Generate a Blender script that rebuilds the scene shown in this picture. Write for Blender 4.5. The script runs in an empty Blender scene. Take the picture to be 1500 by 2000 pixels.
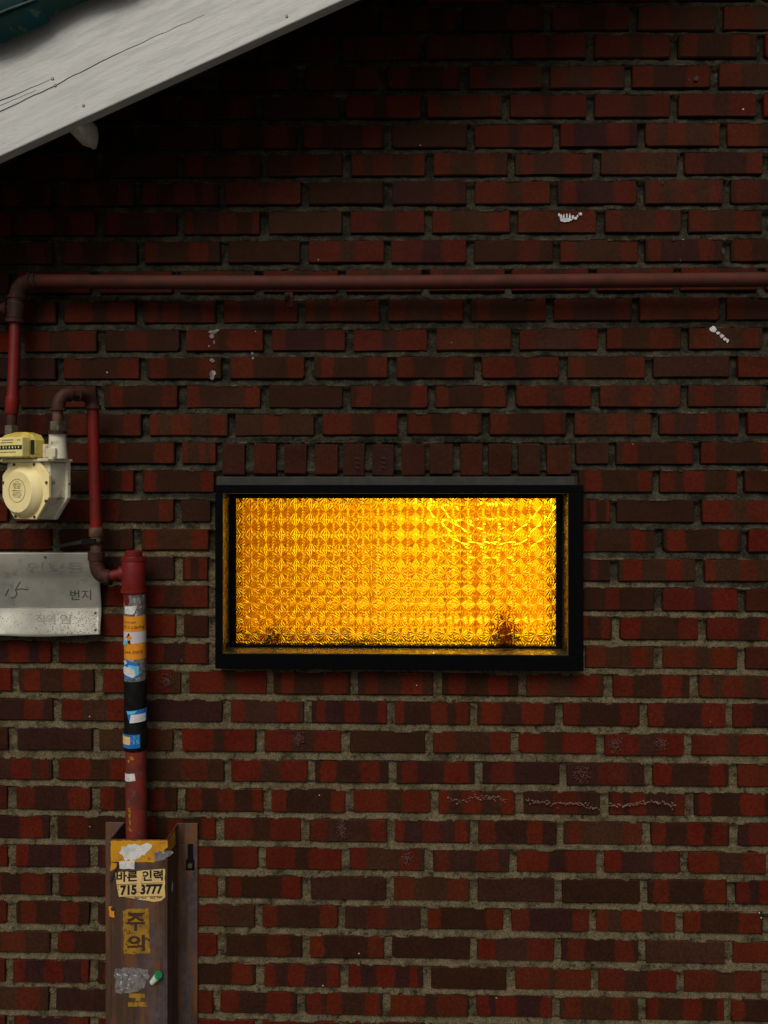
import bpy, bmesh, math, random
import numpy as np
from mathutils import Vector, Matrix

rnd = random.Random(7)
nrs = np.random.RandomState(11)
scene = bpy.context.scene
col = scene.collection

# ------------------------------------------------------------------ camera
FPX = 1500.0                 # focal length in photo pixels (photo 1500 x 2000)
YAW = math.radians(1.5)
CAM = Vector((0.0, -1.85, 1.45))
HOR = 950.0                  # photo row of the horizon
cd = bpy.data.cameras.new('camera')
cd.sensor_fit = 'VERTICAL'; cd.sensor_height = 36.0; cd.sensor_width = 27.0
cd.lens = FPX / 2000.0 * 36.0
cd.shift_y = -(1000.0 - HOR) / 2000.0
cd.clip_start = 0.02; cd.clip_end = 500
cam = bpy.data.objects.new('camera', cd); col.objects.link(cam)
cam.location = CAM; cam.rotation_euler = (math.radians(90), 0, YAW)
scene.camera = cam

# ------------------------------------------------------------------ light
SUN_DIR = Vector((-0.18, -0.85, 0.92)).normalized()      # towards the sun
wd = bpy.data.worlds.new('World'); scene.world = wd; wd.use_nodes = True
wn = wd.node_tree; wn.nodes.clear()
sky = wn.nodes.new('ShaderNodeTexSky'); sky.sky_type = 'NISHITA'; sky.sun_disc = False
sky.sun_elevation = math.asin(SUN_DIR.z); sky.sun_rotation = math.atan2(SUN_DIR.x, SUN_DIR.y)
sky.dust_density = 4.0; sky.air_density = 1.0
bg = wn.nodes.new('ShaderNodeBackground'); bg.inputs['Strength'].default_value = 0.05
wo = wn.nodes.new('ShaderNodeOutputWorld')
wn.links.new(sky.outputs[0], bg.inputs[0]); wn.links.new(bg.outputs[0], wo.inputs[0])
sl = bpy.data.lights.new('sun', 'SUN'); sl.energy = 1.5; sl.angle = math.radians(36); sl.color = (1.0, 0.975, 0.92)
sun = bpy.data.objects.new('sun', sl); col.objects.link(sun)
sun.rotation_euler = SUN_DIR.to_track_quat('Z', 'Y').to_euler(); sun.location = (3, -5, 7)

scene.render.engine = 'CYCLES'
scene.cycles.use_denoising = True
scene.cycles.max_bounces = 10; scene.cycles.transmission_bounces = 8
scene.cycles.sample_clamp_indirect = 4.0
scene.view_settings.view_transform = 'Standard'
scene.view_settings.look = 'None'
scene.view_settings.exposure = 0.30
scene.view_settings.gamma = 1.0
scene.view_settings.use_curve_mapping = False

# ------------------------------------------------------------------ helpers
def P(u, v, y=0.0):
    """photo pixel -> world point on the plane at depth y (wall face is y = 0)"""
    X = (u - 750.0) / FPX; Z = -(v - HOR) / FPX
    c, s = math.cos(YAW), math.sin(YAW)
    d = Vector((c * X - s, s * X + c, Z))
    return CAM + d * ((y - CAM.y) / d.y)

def to_px(p):
    c, s = math.cos(YAW), math.sin(YAW)
    q = Vector(p) - CAM
    f = -s * q.x + c * q.y
    return 750.0 + FPX * (c * q.x + s * q.y) / f, HOR - FPX * q.z / f

def ppm(y):                   # photo pixels per metre at depth y
    return FPX / (y - CAM.y)

def lin(r, g, b):
    f = lambda c: c / 12.92 if c <= 0.04045 else ((c + 0.055) / 1.055) ** 2.4
    return (f(r / 255.0), f(g / 255.0), f(b / 255.0), 1.0)

OFF = {}
def off(o):
    return OFF.get(o.name, Vector((0, 0, 0))) if o else Vector((0, 0, 0))

def tag(o, label=None, cat=None, group=None, kind=None):
    if label: o['label'] = label
    if cat: o['category'] = cat
    if group: o['group'] = group
    if kind: o['kind'] = kind
    return o

def thing(name, loc, label, cat, group=None):
    o = bpy.data.objects.new(name, None); col.objects.link(o)
    o.empty_display_size = 0.05
    o.location = loc; OFF[o.name] = Vector(loc)
    return tag(o, label, cat, group)

class MB:
    def __init__(s, xf=None): s.v = []; s.f = []; s.xf = xf
    def add(s, vs, fs):
        n = len(s.v); s.v += [Vector(v) for v in vs]; s.f += [tuple(i + n for i in f) for f in fs]; return s
    def box(s, a, b):
        (x0, y0, z0), (x1, y1, z1) = a, b
        x0, x1 = sorted((x0, x1)); y0, y1 = sorted((y0, y1)); z0, z1 = sorted((z0, z1))
        return s.add([(x0,y0,z0),(x1,y0,z0),(x1,y1,z0),(x0,y1,z0),(x0,y0,z1),(x1,y0,z1),(x1,y1,z1),(x0,y1,z1)],
                     [(3,2,1,0),(4,5,6,7),(0,1,5,4),(1,2,6,5),(2,3,7,6),(3,0,4,7)])
    def prism(s, pts, y0, y1):
        """polygon of (x, z) extruded along y, front at y0 (< y1)"""
        n = len(pts)
        vs = [(x, y0, z) for x, z in pts] + [(x, y1, z) for x, z in pts]
        fs = [tuple(range(n)), tuple(range(2 * n - 1, n - 1, -1))]
        fs += [(i, i + n, (i + 1) % n + n, (i + 1) % n) for i in range(n)]
        return s.add(vs, fs)
    def pxprism(s, px, y, t):
        """polygon in photo pixels lying at depth y, t thick towards the wall"""
        return s.prism([(q.x, q.z) for q in (P(u, v, y) for u, v in px)], y, y + t)
    def tube(s, pts, r, n=20, caps=True):
        pts = [Vector(p) for p in pts]; m = len(pts)
        rs = r if isinstance(r, (list, tuple)) else [r] * m
        prev = None; vs = []; fs = []
        for i in range(m):
            t = (pts[min(i + 1, m - 1)] - pts[max(i - 1, 0)]).normalized()
            if prev is None:
                a = Vector((0, 1, 0)) if abs(t.y) < 0.9 else Vector((1, 0, 0))
                nx = t.cross(a).normalized()
            else:
                nx = (prev - t * prev.dot(t)).normalized()
            prev = nx; ny = t.cross(nx)
            for k in range(n):
                a = 2 * math.pi * k / n
                vs.append(pts[i] + (nx * math.cos(a) + ny * math.sin(a)) * rs[i])
        for i in range(m - 1):
            for k in range(n):
                k2 = (k + 1) % n
                fs.append((i*n+k, i*n+k2, (i+1)*n+k2, (i+1)*n+k))
        if caps:
            fs.append(tuple(range(n - 1, -1, -1))); fs.append(tuple((m-1)*n + k for k in range(n)))
        return s.add(vs, fs)
    def build(s, name, mat, parent=None, smooth=False, bevel=0, seg=2):
        o0 = off(parent)
        vs = [(s.xf(v) if s.xf else v) - o0 for v in s.v]
        me = bpy.data.meshes.new(name); me.from_pydata([tuple(v) for v in vs], [], s.f); me.update()
        bm = bmesh.new(); bm.from_mesh(me); bmesh.ops.recalc_face_normals(bm, faces=bm.faces); bm.to_mesh(me); bm.free()
        me.materials.append(mat)
        if smooth:
            me.shade_smooth()
            try: me.set_sharp_from_angle(angle=math.radians(38))
            except Exception: pass
        o = bpy.data.objects.new(name, me); col.objects.link(o)
        if parent: o.parent = parent
        OFF[o.name] = o0
        if bevel:
            b = o.modifiers.new('bevel', 'BEVEL'); b.width = bevel; b.segments = seg; b.limit_method = 'ANGLE'; b.angle_limit = math.radians(40)
        return o

def arc(a, corner, b, n=8):
    """rounded bend from a to b around corner (quadratic)"""
    a, c, b = Vector(a), Vector(corner), Vector(b)
    return [a * (1-t)**2 + c * 2*t*(1-t) + b * t*t for t in [i / n for i in range(n + 1)]]

# ------------------------------------------------------------------ materials
def nt_new(name):
    m = bpy.data.materials.new(name); m.use_nodes = True
    nt = m.node_tree; b = nt.nodes['Principled BSDF']
    return m, nt, b
def N(nt, t, **kw):
    n = nt.nodes.new(t)
    for k, v in kw.items(): setattr(n, k, v)
    return n
def L(nt, a, b): nt.links.new(a, b)
def math_(nt, op, a, b=None, clamp=False):
    n = N(nt, 'ShaderNodeMath', operation=op, use_clamp=clamp)
    for i, x in enumerate((a, b)):
        if x is None: continue
        if isinstance(x, (int, float)): n.inputs[i].default_value = x
        else: L(nt, x, n.inputs[i])
    return n.outputs[0]
def mixc(nt, fac, a, b, bt='MIX'):
    n = N(nt, 'ShaderNodeMix', data_type='RGBA', blend_type=bt)
    for s, x in ((n.inputs[0], fac), (n.inputs[6], a), (n.inputs[7], b)):
        if isinstance(x, (int, float)): s.default_value = x
        elif isinstance(x, tuple): s.default_value = x if len(x) == 4 else (*x, 1)
        else: L(nt, x, s)
    return n.outputs[2]
def smooth_(nt, x, lo, hi, a=0.0, b=1.0):
    n = N(nt, 'ShaderNodeMapRange', interpolation_type='SMOOTHSTEP')
    L(nt, x, n.inputs[0])
    for i, val in zip((1, 2, 3, 4), (lo, hi, a, b)): n.inputs[i].default_value = val
    return n.outputs[0]
def coords(nt, scale=(1, 1, 1), rot=(0, 0, 0), kind='pos'):
    if kind == 'pos': src = N(nt, 'ShaderNodeNewGeometry').outputs['Position']
    else: src = N(nt, 'ShaderNodeTexCoord').outputs['Object']
    mp = N(nt, 'ShaderNodeMapping', vector_type='TEXTURE' if any(rot) else 'POINT'); L(nt, src, mp.inputs[0])
    mp.inputs['Scale'].default_value = scale; mp.inputs['Rotation'].default_value = rot
    return mp.outputs[0]
def noise(nt, vec, scale, detail=5, rough=0.6, dist=0.0):
    n = N(nt, 'ShaderNodeTexNoise'); L(nt, vec, n.inputs['Vector'])
    n.inputs['Scale'].default_value = scale; n.inputs['Detail'].default_value = detail
    n.inputs['Roughness'].default_value = rough; n.inputs['Distortion'].default_value = dist
    return n.outputs['Fac']
def bump(nt, b, h, strength, dist=0.002):
    n = N(nt, 'ShaderNodeBump'); n.inputs['Strength'].default_value = strength; n.inputs['Distance'].default_value = dist
    L(nt, h, n.inputs['Height']); L(nt, n.outputs[0], b.inputs['Normal'])

def pmat(name, c1, c2=None, scale=30, rough=0.6, metal=0.0, bmp=0.0, bscale=None, stretch=(1, 1, 1), rot=(0, 0, 0),
         lo=0.4, hi=0.65, c3=None, s3=90, lo3=0.62, hi3=0.7, spec=0.4):
    m, nt, b = nt_new(name)
    vec = coords(nt, stretch, rot)
    f = noise(nt, vec, scale)
    c = mixc(nt, smooth_(nt, f, lo, hi), c1, c2 if c2 else c1)
    if c3 is not None: c = mixc(nt, smooth_(nt, noise(nt, vec, s3, 3), lo3, hi3), c, c3)
    L(nt, c, b.inputs['Base Color'])
    b.inputs['Metallic'].default_value = metal
    b.inputs['Specular IOR Level'].default_value = spec
    L(nt, smooth_(nt, f, 0.2, 0.8, max(rough - 0.12, 0.05), min(rough + 0.12, 1)), b.inputs['Roughness'])
    if bmp: bump(nt, b, noise(nt, vec, bscale or scale * 6, 4), bmp)
    return m

def specks(nt, c, sc=21.0, size=0.05, tint=(0.40, 0.37, 0.32)):
    """tiny pale flecks of mortar and paint"""
    v = N(nt, 'ShaderNodeTexVoronoi', feature='F1'); v.inputs['Scale'].default_value = sc
    L(nt, N(nt, 'ShaderNodeNewGeometry').outputs['Position'], v.inputs['Vector'])
    sep = N(nt, 'ShaderNodeSeparateColor'); L(nt, v.outputs['Color'], sep.inputs[0])
    lim = math_(nt, 'MULTIPLY', sep.outputs[0], size)
    m = math_(nt, 'LESS_THAN', v.outputs['Distance'], lim)
    m = math_(nt, 'MULTIPLY', m, math_(nt, 'GREATER_THAN', sep.outputs[1], 0.48))
    return mixc(nt, m, c, tint)

def brick_material(name, per_object=True):
    m, nt, b = nt_new(name)
    pos = coords(nt)
    big = noise(nt, pos, 9, 3)
    fine = noise(nt, pos, 140, 4)
    grain = noise(nt, pos, 620, 3)
    brown = (0.027, 0.0105, 0.0048); plum = (0.028, 0.0095, 0.0082); tan = (0.048, 0.0205, 0.0098)
    red = (0.084, 0.0090, 0.0038); red2 = (0.082, 0.0132, 0.0040)
    if per_object:
        tc = N(nt, 'ShaderNodeTexCoord'); sp = N(nt, 'ShaderNodeSeparateXYZ'); L(nt, tc.outputs['Object'], sp.inputs[0])
        wob = math_(nt, 'MULTIPLY', math_(nt, 'SUBTRACT', noise(nt, pos, 45, 3), 0.5), 0.10)
        x = math_(nt, 'ADD', sp.outputs[0], wob); z = math_(nt, 'ADD', sp.outputs[2], math_(nt, 'MULTIPLY', wob, 1.6))
        at = N(nt, 'ShaderNodeAttribute', attribute_type='OBJECT', attribute_name='tone')
        ts = N(nt, 'ShaderNodeSeparateColor'); L(nt, at.outputs['Color'], ts.inputs[0])
        base = mixc(nt, ts.outputs[0], brown, plum)
        base = mixc(nt, ts.outputs[1], base, tan)
        rr = mixc(nt, ts.outputs[2], red, red2)
        c = base
        for key in ('patch_a', 'patch_b', 'patch_c'):
            a = N(nt, 'ShaderNodeAttribute', attribute_type='OBJECT', attribute_name=key)
            s = N(nt, 'ShaderNodeSeparateColor'); L(nt, a.outputs['Color'], s.inputs[0])
            dx = math_(nt, 'DIVIDE', math_(nt, 'ABSOLUTE', math_(nt, 'SUBTRACT', x, s.outputs[0])), s.outputs[1])
            dz = math_(nt, 'DIVIDE', math_(nt, 'ABSOLUTE', z), 0.47)
            d = math_(nt, 'ADD', math_(nt, 'POWER', dx, 4.0), math_(nt, 'POWER', dz, 9.0))
            k = math_(nt, 'MULTIPLY', smooth_(nt, d, 0.45, 1.55, 1.0, 0.0), s.outputs[2])
            c = mixc(nt, k, c, rr)
    else:
        g = N(nt, 'ShaderNodeNewGeometry')
        c = mixc(nt, g.outputs['Random Per Island'], brown, red)
    c = mixc(nt, 1.0, c, mixc(nt, smooth_(nt, fine, 0.3, 0.7), (0.74, 0.74, 0.74), (1.18, 1.15, 1.12)), 'MULTIPLY')
    c = mixc(nt, 1.0, c, mixc(nt, smooth_(nt, big, 0.3, 0.7), (0.84, 0.84, 0.86), (1.1, 1.1, 1.08)), 'MULTIPLY')
    c = mixc(nt, smooth_(nt, noise(nt, pos, 60, 5, 0.7), 0.62, 0.80, 0, 0.35), c, (0.075, 0.046, 0.032))   # dusty bloom
    c = mixc(nt, smooth_(nt, noise(nt, pos, 34, 5, 0.75), 0.60, 0.74, 0, 0.6), c, (0.011, 0.006, 0.004))  # soot
    c = specks(nt, c)
    L(nt, c, b.inputs['Base Color'])
    L(nt, smooth_(nt, fine, 0.2, 0.8, 0.62, 0.9), b.inputs['Roughness'])
    b.inputs['Specular IOR Level'].default_value = 0.05
    h = math_(nt, 'ADD', math_(nt, 'MULTIPLY', fine, 1.0), math_(nt, 'MULTIPLY', grain, 0.5))
    bump(nt, b, h, 0.45, 0.0016)
    return m

M = {}
M['brick'] = brick_material('fired_brick')
M['brick_far'] = brick_material('fired_brick_rest', False)

def mortar_material():
    m, nt, b = nt_new('lime_mortar')
    pos = coords(nt)
    at = N(nt, 'ShaderNodeAttribute', attribute_type='GEOMETRY', attribute_name='fresh_and_shade')  # mortar age, mixed with shade painted below the bricks
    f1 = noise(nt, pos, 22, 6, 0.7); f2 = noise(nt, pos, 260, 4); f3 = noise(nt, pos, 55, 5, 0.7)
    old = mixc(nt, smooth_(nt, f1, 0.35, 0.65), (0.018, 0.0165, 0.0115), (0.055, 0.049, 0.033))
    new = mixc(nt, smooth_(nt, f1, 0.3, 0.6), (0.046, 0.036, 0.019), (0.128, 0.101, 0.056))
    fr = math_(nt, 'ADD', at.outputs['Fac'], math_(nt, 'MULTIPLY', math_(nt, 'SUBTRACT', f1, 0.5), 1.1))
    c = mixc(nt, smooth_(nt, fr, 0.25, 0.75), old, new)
    c = mixc(nt, smooth_(nt, f3, 0.53, 0.68, 0, 0.85), c, (0.012, 0.012, 0.007))     # moss and soot
    c = mixc(nt, 1.0, c, mixc(nt, smooth_(nt, f2, 0.3, 0.7), (0.62, 0.62, 0.62), (1.3, 1.3, 1.3)), 'MULTIPLY')
    L(nt, c, b.inputs['Base Color']); b.inputs['Roughness'].default_value = 0.95
    b.inputs['Specular IOR Level'].default_value = 0.04
    bump(nt, b, math_(nt, 'ADD', f2, math_(nt, 'MULTIPLY', f3, 2.0)), 0.9, 0.004)
    return m
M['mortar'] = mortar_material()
M['cement'] = pmat('grey_cement', (0.024, 0.023, 0.018), (0.038, 0.036, 0.028), 25, 0.9, bmp=0.4, bscale=200)
M['fascia'] = pmat('white_painted_board', (0.51, 0.51, 0.47), (0.45, 0.45, 0.415), 12, 0.55, bmp=0.35, bscale=45, stretch=(1, 1 / 6, 1 / 11), rot=(0, math.radians(-24.5), 0),
                   c3=(0.40, 0.39, 0.33), s3=22, lo3=0.60, hi3=0.78)
M['soffit'] = pmat('dark_soffit_board', (0.05, 0.042, 0.032), (0.03, 0.025, 0.02), 20, 0.85)
M['crack'] = pmat('open_crack', (0.02, 0.017, 0.012), rough=0.95)
M['tile'] = pmat('teal_glazed_tile', (0.0012, 0.026, 0.028), (0.006, 0.024, 0.015), 13, 0.6, spec=0.12, bmp=0.3, bscale=60, c3=(0.035, 0.055, 0.040), s3=40, lo3=0.60, hi3=0.72)
M['tile_highlight_lip'] = pmat('highlight_tile_edge', (0.06, 0.10, 0.09), (0.02, 0.04, 0.036), 60, 0.5)  # paler teal painted as the highlight along the tile edge
M['foam'] = pmat('hardened_foam', (0.55, 0.52, 0.40), (0.45, 0.42, 0.3), 60, 0.9, bmp=0.5)
M['black_metal'] = pmat('black_anodised_frame', (0.0020, 0.0020, 0.0024), rough=0.6, spec=0.03, bmp=0.05)
M['glow_bronze'] = pmat('glow_tinted_bronze', (0.16, 0.12, 0.06), (0.10, 0.08, 0.045), 40, 0.32, metal=0.8)  # bronze tint painted for window glow reflected in the black reveal
M['red_pipe'] = pmat('red_oxide_paint', (0.165, 0.0085, 0.006), (0.115, 0.0085, 0.006), 18, 0.42, bmp=0.15, bscale=120, spec=0.22, c3=(0.055, 0.014, 0.009), s3=60, lo3=0.6, hi3=0.7)
M['riser_paint'] = pmat('worn_red_paint', (0.17, 0.018, 0.008), (0.085, 0.014, 0.009), 26, 0.5, bmp=0.25, bscale=140, c3=(0.085, 0.050, 0.042), s3=48, lo3=0.57, hi3=0.68)
M['dull_pipe'] = pmat('dusty_red_brown_paint', (0.080, 0.020, 0.013), (0.052, 0.019, 0.0125), 14, 0.66, bmp=0.2, bscale=150, spec=0.12, c3=(0.048, 0.026, 0.017), s3=40, lo3=0.55, hi3=0.7)
M['brown_fitting'] = pmat('rusty_brown_fitting', (0.050, 0.018, 0.012), (0.030, 0.014, 0.0095), 40, 0.6, bmp=0.35, bscale=180, spec=0.15, c3=(0.10, 0.040, 0.018), s3=70, lo3=0.6, hi3=0.72)
M['tan_fitting'] = pmat('tan_paint_fitting', (0.115, 0.050, 0.022), (0.055, 0.024, 0.013), 45, 0.6, bmp=0.3)
M['olive'] = pmat('oxidised_brass', (0.12, 0.10, 0.055), (0.05, 0.042, 0.026), 60, 0.5, metal=0.4, bmp=0.3)
M['meter'] = pmat('cream_enamel', (0.84, 0.70, 0.34), (0.76, 0.63, 0.28), 22, 0.42, bmp=0.08, bscale=150, c3=(0.38, 0.27, 0.10), s3=26, lo3=0.63, hi3=0.8)
M['meter_grey'] = pmat('cream_enamel_cool', (0.68, 0.63, 0.46), (0.54, 0.49, 0.33), 28, 0.45, bmp=0.1, bscale=150, c3=(0.14, 0.11, 0.07), s3=34, lo3=0.60, hi3=0.76)
M['index'] = pmat('yellowed_plastic', (0.62, 0.48, 0.10), (0.38, 0.29, 0.05), 40, 0.3, spec=0.5)
M['index_face'] = pmat('index_plate', (0.80, 0.69, 0.28), (0.72, 0.60, 0.20), 40, 0.35)
M['black'] = pmat('black_print', (0.010, 0.009, 0.009), rough=0.5)
M['grime'] = pmat('grey_print', (0.16, 0.13, 0.07), rough=0.7)
M['screw'] = pmat('dark_screw', (0.10, 0.085, 0.05), rough=0.5, metal=0.5)
M['sheet'] = pmat('galvanised_sheet', (0.29, 0.275, 0.225), (0.225, 0.218, 0.178), 16, 0.42, metal=0.15, bmp=0.1, bscale=90, c3=(0.18, 0.195, 0.165), s3=30, lo3=0.55, hi3=0.7)
M['ink'] = pmat('faded_ink', (0.045, 0.045, 0.04), rough=0.8)
M['faint_ink'] = pmat('nearly_gone_ink', (0.15, 0.147, 0.125), (0.23, 0.22, 0.18), 90, rough=0.7)

def guard_material():
    m, nt, b = nt_new('rusting_mauve_steel')
    pos = coords(nt); st = coords(nt, (1, 1, 0.16))
    f = noise(nt, pos, 60, 4); s = noise(nt, st, 34, 6, 0.68); s2 = noise(nt, st, 13, 5, 0.6)
    c = mixc(nt, smooth_(nt, f, 0.35, 0.65), (0.086, 0.060, 0.058), (0.060, 0.040, 0.036))
    c = mixc(nt, smooth_(nt, s2, 0.42, 0.55, 0, 0.9), c, (0.055, 0.024, 0.009))
    c = mixc(nt, smooth_(nt, s, 0.48, 0.62, 0, 0.9), c, (0.130, 0.044, 0.008))
    c = mixc(nt, smooth_(nt, noise(nt, st, 70, 5, 0.7), 0.60, 0.70, 0, 0.8), c, (0.022, 0.010, 0.005))
    L(nt, c, b.inputs['Base Color']); b.inputs['Metallic'].default_value = 0.15
    L(nt, smooth_(nt, s, 0.3, 0.7, 0.45, 0.8), b.inputs['Roughness'])
    bump(nt, b, noise(nt, pos, 200, 4), 0.3)
    return m
M['guard'] = guard_material()
M['yellow'] = pmat('worn_yellow_tape', (0.52, 0.235, 0.007), (0.40, 0.17, 0.006), 30, 0.5, c3=(0.24, 0.11, 0.02), s3=70, lo3=0.6, hi3=0.72)
M['yellow_worn'] = pmat('faded_yellow_stencil', (0.29, 0.155, 0.006), (0.19, 0.095, 0.006), 60, 0.7, c3=(0.045, 0.022, 0.007), s3=90, lo3=0.54, hi3=0.66)
M['label'] = pmat('cream_paper_label', (0.62, 0.43, 0.16), (0.52, 0.35, 0.12), 24, 0.7)
M['paper'] = pmat('torn_white_paper', (0.60, 0.58, 0.52), (0.44, 0.44, 0.42), 80, 0.85, bmp=0.4)
M['grey_paper'] = pmat('grey_residue', (0.16, 0.145, 0.135), (0.075, 0.058, 0.052), 75, 0.8, c3=(0.36, 0.36, 0.33), s3=120, lo3=0.58, hi3=0.66)
M['blue'] = pmat('blue_sticker', (0.010, 0.10, 0.36), (0.02, 0.17, 0.46), 60, 0.45)
M['cyan'] = pmat('cyan_sticker', (0.10, 0.42, 0.60), (0.16, 0.50, 0.62), 60, 0.5)
M['tape'] = pmat('black_vinyl_tape', (0.004, 0.004, 0.004), (0.008, 0.007, 0.006), 60, 0.55, bmp=0.3, spec=0.12)
M['orange'] = pmat('orange_label', (0.68, 0.26, 0.010), (0.58, 0.20, 0.008), 40, 0.5)
M['lilac'] = pmat('white_label', (0.55, 0.50, 0.50), (0.48, 0.44, 0.46), 40, 0.6)
M['brown_ink'] = pmat('brown_print', (0.045, 0.015, 0.004), rough=0.7)
M['green'] = pmat('green_plastic', (0.012, 0.22, 0.075), rough=0.4)
M['pale_green'] = pmat('pale_green_plastic', (0.50, 0.56, 0.42), rough=0.5)
M['splat'] = pmat('white_paint_splash', (0.60, 0.60, 0.58), (0.40, 0.40, 0.38), 120, 0.7)
M['chalk'] = pmat('chalk_scuff', (0.22, 0.12, 0.09), (0.06, 0.022, 0.016), 300, 0.95)
M['pale_paint'] = pmat('pinkish_paint_patch', (0.12, 0.045, 0.034), (0.06, 0.018, 0.013), 160, 0.9)
M['room'] = pmat('warm_plaster', (0.78, 0.70, 0.50), (0.72, 0.62, 0.42), 5, 0.9)
M['room_wood'] = pmat('brown_wood', (0.43, 0.205, 0.05), (0.34, 0.15, 0.038), 12, 0.6, stretch=(1, 1, 6))
M['jar'] = pmat('dark_red_glaze', (0.28, 0.022, 0.010), rough=0.7)
M['leaf'] = pmat('dark_green_leaf', (0.05, 0.075, 0.02), rough=0.6)
M['ground'] = pmat('alley_concrete', (0.13, 0.125, 0.115), (0.09, 0.088, 0.082), 3, 0.9, bmp=0.4, bscale=120)
m, nt, b = nt_new('lamp_glow'); b.inputs['Base Color'].default_value = (1, .9, .7, 1)
b.inputs['Emission Color'].default_value = (1.0, 0.80, 0.42, 1); b.inputs['Emission Strength'].default_value = 430.0
M['lamp'] = m
def glass_material():
    m, nt, b = nt_new('amber_figured_glass')
    nt.nodes.remove(b)
    g = N(nt, 'ShaderNodeBsdfGlass'); g.inputs['IOR'].default_value = 1.5; g.inputs['Roughness'].default_value = 0.03
    g.inputs['Color'].default_value = (1.0, 0.90, 0.13, 1)
    L(nt, g.outputs[0], nt.nodes['Material Output'].inputs[0])
    return m
M['glass'] = glass_material()

# ------------------------------------------------------------------ setting
g = MB().box((-40, -40, -0.3), (40, 40, 0.0)).build('ground', M['ground']); tag(g, 'grey concrete alley ground in front of the house', kind='structure')

# ------------------------------------------------------------------ the house
house = thing('brick_house', (0, 0, 0), 'dark red brick gable wall with glowing amber window and white bargeboard', 'house')

# course table: photo rows of brick top / bottom at x = 250 and x = 1250, and head joints (photo px)
C = [  # name, topL, topR, botL, botR, joints
 ('r0', 16, 12, 61, 58, [570, 735, 898, 1070, 1238, 1407]),
 ('r1', 72, 67, 116, 112, [660, 822, 991, 1153, 1318, 1487]),
 ('r2', 131, 127, 175, 171, [587, 747, 908, 1067, 1228, 1398]),
 ('r3', 189, 184, 232, 228, [668, 828, 988, 1153, 1318, 1485]),
 ('r4', 246, 241, 290, 286, [425, 585, 757, 920, 1087, 1252, 1415]),
 ('A', 303, 298, 345, 340, [352, 515, 677, 837, 998, 1165, 1330, 1497]),
 ('B', 358, 352, 401, 397, [270, 433, 595, 757, 919, 1082, 1252, 1420]),
 ('C', 414, 410, 458, 453, [30, 193, 352, 515, 677, 838, 1003, 1173, 1337, 1497]),
 ('D', 472, 468, 514, 511, [110, 275, 437, 593, 757, 919, 1087, 1254, 1421]),
 ('E', 530, 524, 572, 567, [25, 185, 345, 506, 668, 830, 993, 1158, 1323, 1487]),
 ('F', 588, 582, 630, 625, [117, 272, 428, 588, 750, 911, 1075, 1243, 1414]),
 ('G', 645, 641, 686, 682, [40, 197, 357, 522, 682, 843, 1008, 1176, 1339, 1497]),
 ('H', 699, 696, 740, 737, [117, 280, 441, 604, 766, 934, 1100, 1268, 1433]),
 ('I', 753, 753, 796, 794, [35, 195, 356, 516, 678, 842, 1000, 1163, 1338, 1505]),
 ('J', 809, 807, 850, 848, [117, 283, 452, 620, 786, 948, 1114, 1281, 1452]),
 ('K', 865, 864, 905, 906, [25, 187, 348, 428, 1118, 1197, 1362]),
 ('L', 919, 919, 960, 961, [105, 269, 425, 1122, 1282, 1448]),
 ('M', 976, 977, 1018, 1020, [22, 187, 347, 418, 1130, 1198, 1363]),
 ('N', 1034, 1034, 1074, 1077, [107, 269, 416, 1128, 1287, 1455]),
 ('O', 1088, 1092, 1132, 1134, [25, 187, 348, 415, 1130, 1200, 1367]),
 ('P', 1144, 1148, 1185, 1192, [105, 269, 416, 1132, 1287, 1450]),
 ('Q', 1200, 1205, 1242, 1248, [25, 187, 350, 415, 1129, 1203, 1372]),
 ('R', 1254, 1263, 1295, 1304, [107, 272, 415, 1134, 1286, 1450]),
 ('S', 1308, 1318, 1352, 1361, [30, 192, 360, 527, 692, 855, 1020, 1188, 1355]),
 ('T', 1366, 1374, 1408, 1418, [112, 278, 442, 602, 764, 925, 1092, 1257, 1425]),
 ('U', 1423, 1433, 1465, 1474, [25, 187, 347, 508, 674, 838, 1005, 1173, 1343]),
 ('V', 1482, 1491, 1523, 1534, [108, 276, 445, 608, 767, 935, 1100, 1266, 1432]),
 ('W', 1538, 1548, 1582, 1591, [23, 187, 353, 522, 683, 848, 1015, 1181, 1347]),
 ('X', 1595, 1606, 1638, 1649, [104, 270, 430, 595, 763, 927, 1094, 1262, 1433]),
 ('Y', 1652, 1662, 1694, 1704, [23, 183, 348, 512, 675, 838, 1003, 1171, 1337]),
 ('Z', 1707, 1718, 1750, 1763, [107, 270, 433, 598, 761, 925, 1090, 1258, 1428]),
 ('AA', 1763, 1778, 1806, 1820, [22, 183, 344, 505, 667, 828, 992, 1158, 1327, 1497]),
 ('BB', 1821, 1836, 1863, 1878, [105, 270, 433, 597, 758, 925, 1089, 1255, 1423]),
 ('CC', 1877, 1894, 1920, 1936, [18, 183, 345, 508, 673, 833, 997, 1163, 1330, 1497]),
 ('DD', 1932, 1949, 1975, 1991, [103, 264, 423, 587, 755, 922, 1087, 1254, 1422]),
 ('EE', 1988, 2006, 2030, 2048, [18, 183, 345, 505, 668, 833, 997, 1163, 1330, 1497]),
]
top0 = C[0]
for k in range(1, 11):           # courses above the frame, up under the roof
    sh = 57.3 * k
    j0 = C[0] if k % 2 == 0 else [c for c in C if c[0] == 'r1'][0]
    C.insert(0, ('u%d' % k, top0[1] - sh, top0[2] - sh * 1.015, top0[3] - sh, top0[4] - sh * 1.015, list(j0[5])))
botE = C[-1]
for k in range(1, 4):            # courses down to the ground
    sh = 56.5 * k
    j0 = [c for c in C if c[0] == ('DD' if k % 2 else 'EE')][0]
    C.append(('d%d' % k, botE[1] + sh, botE[2] + sh * 1.015, botE[3] + sh, botE[4] + sh * 1.015, list(j0[5])))

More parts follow.
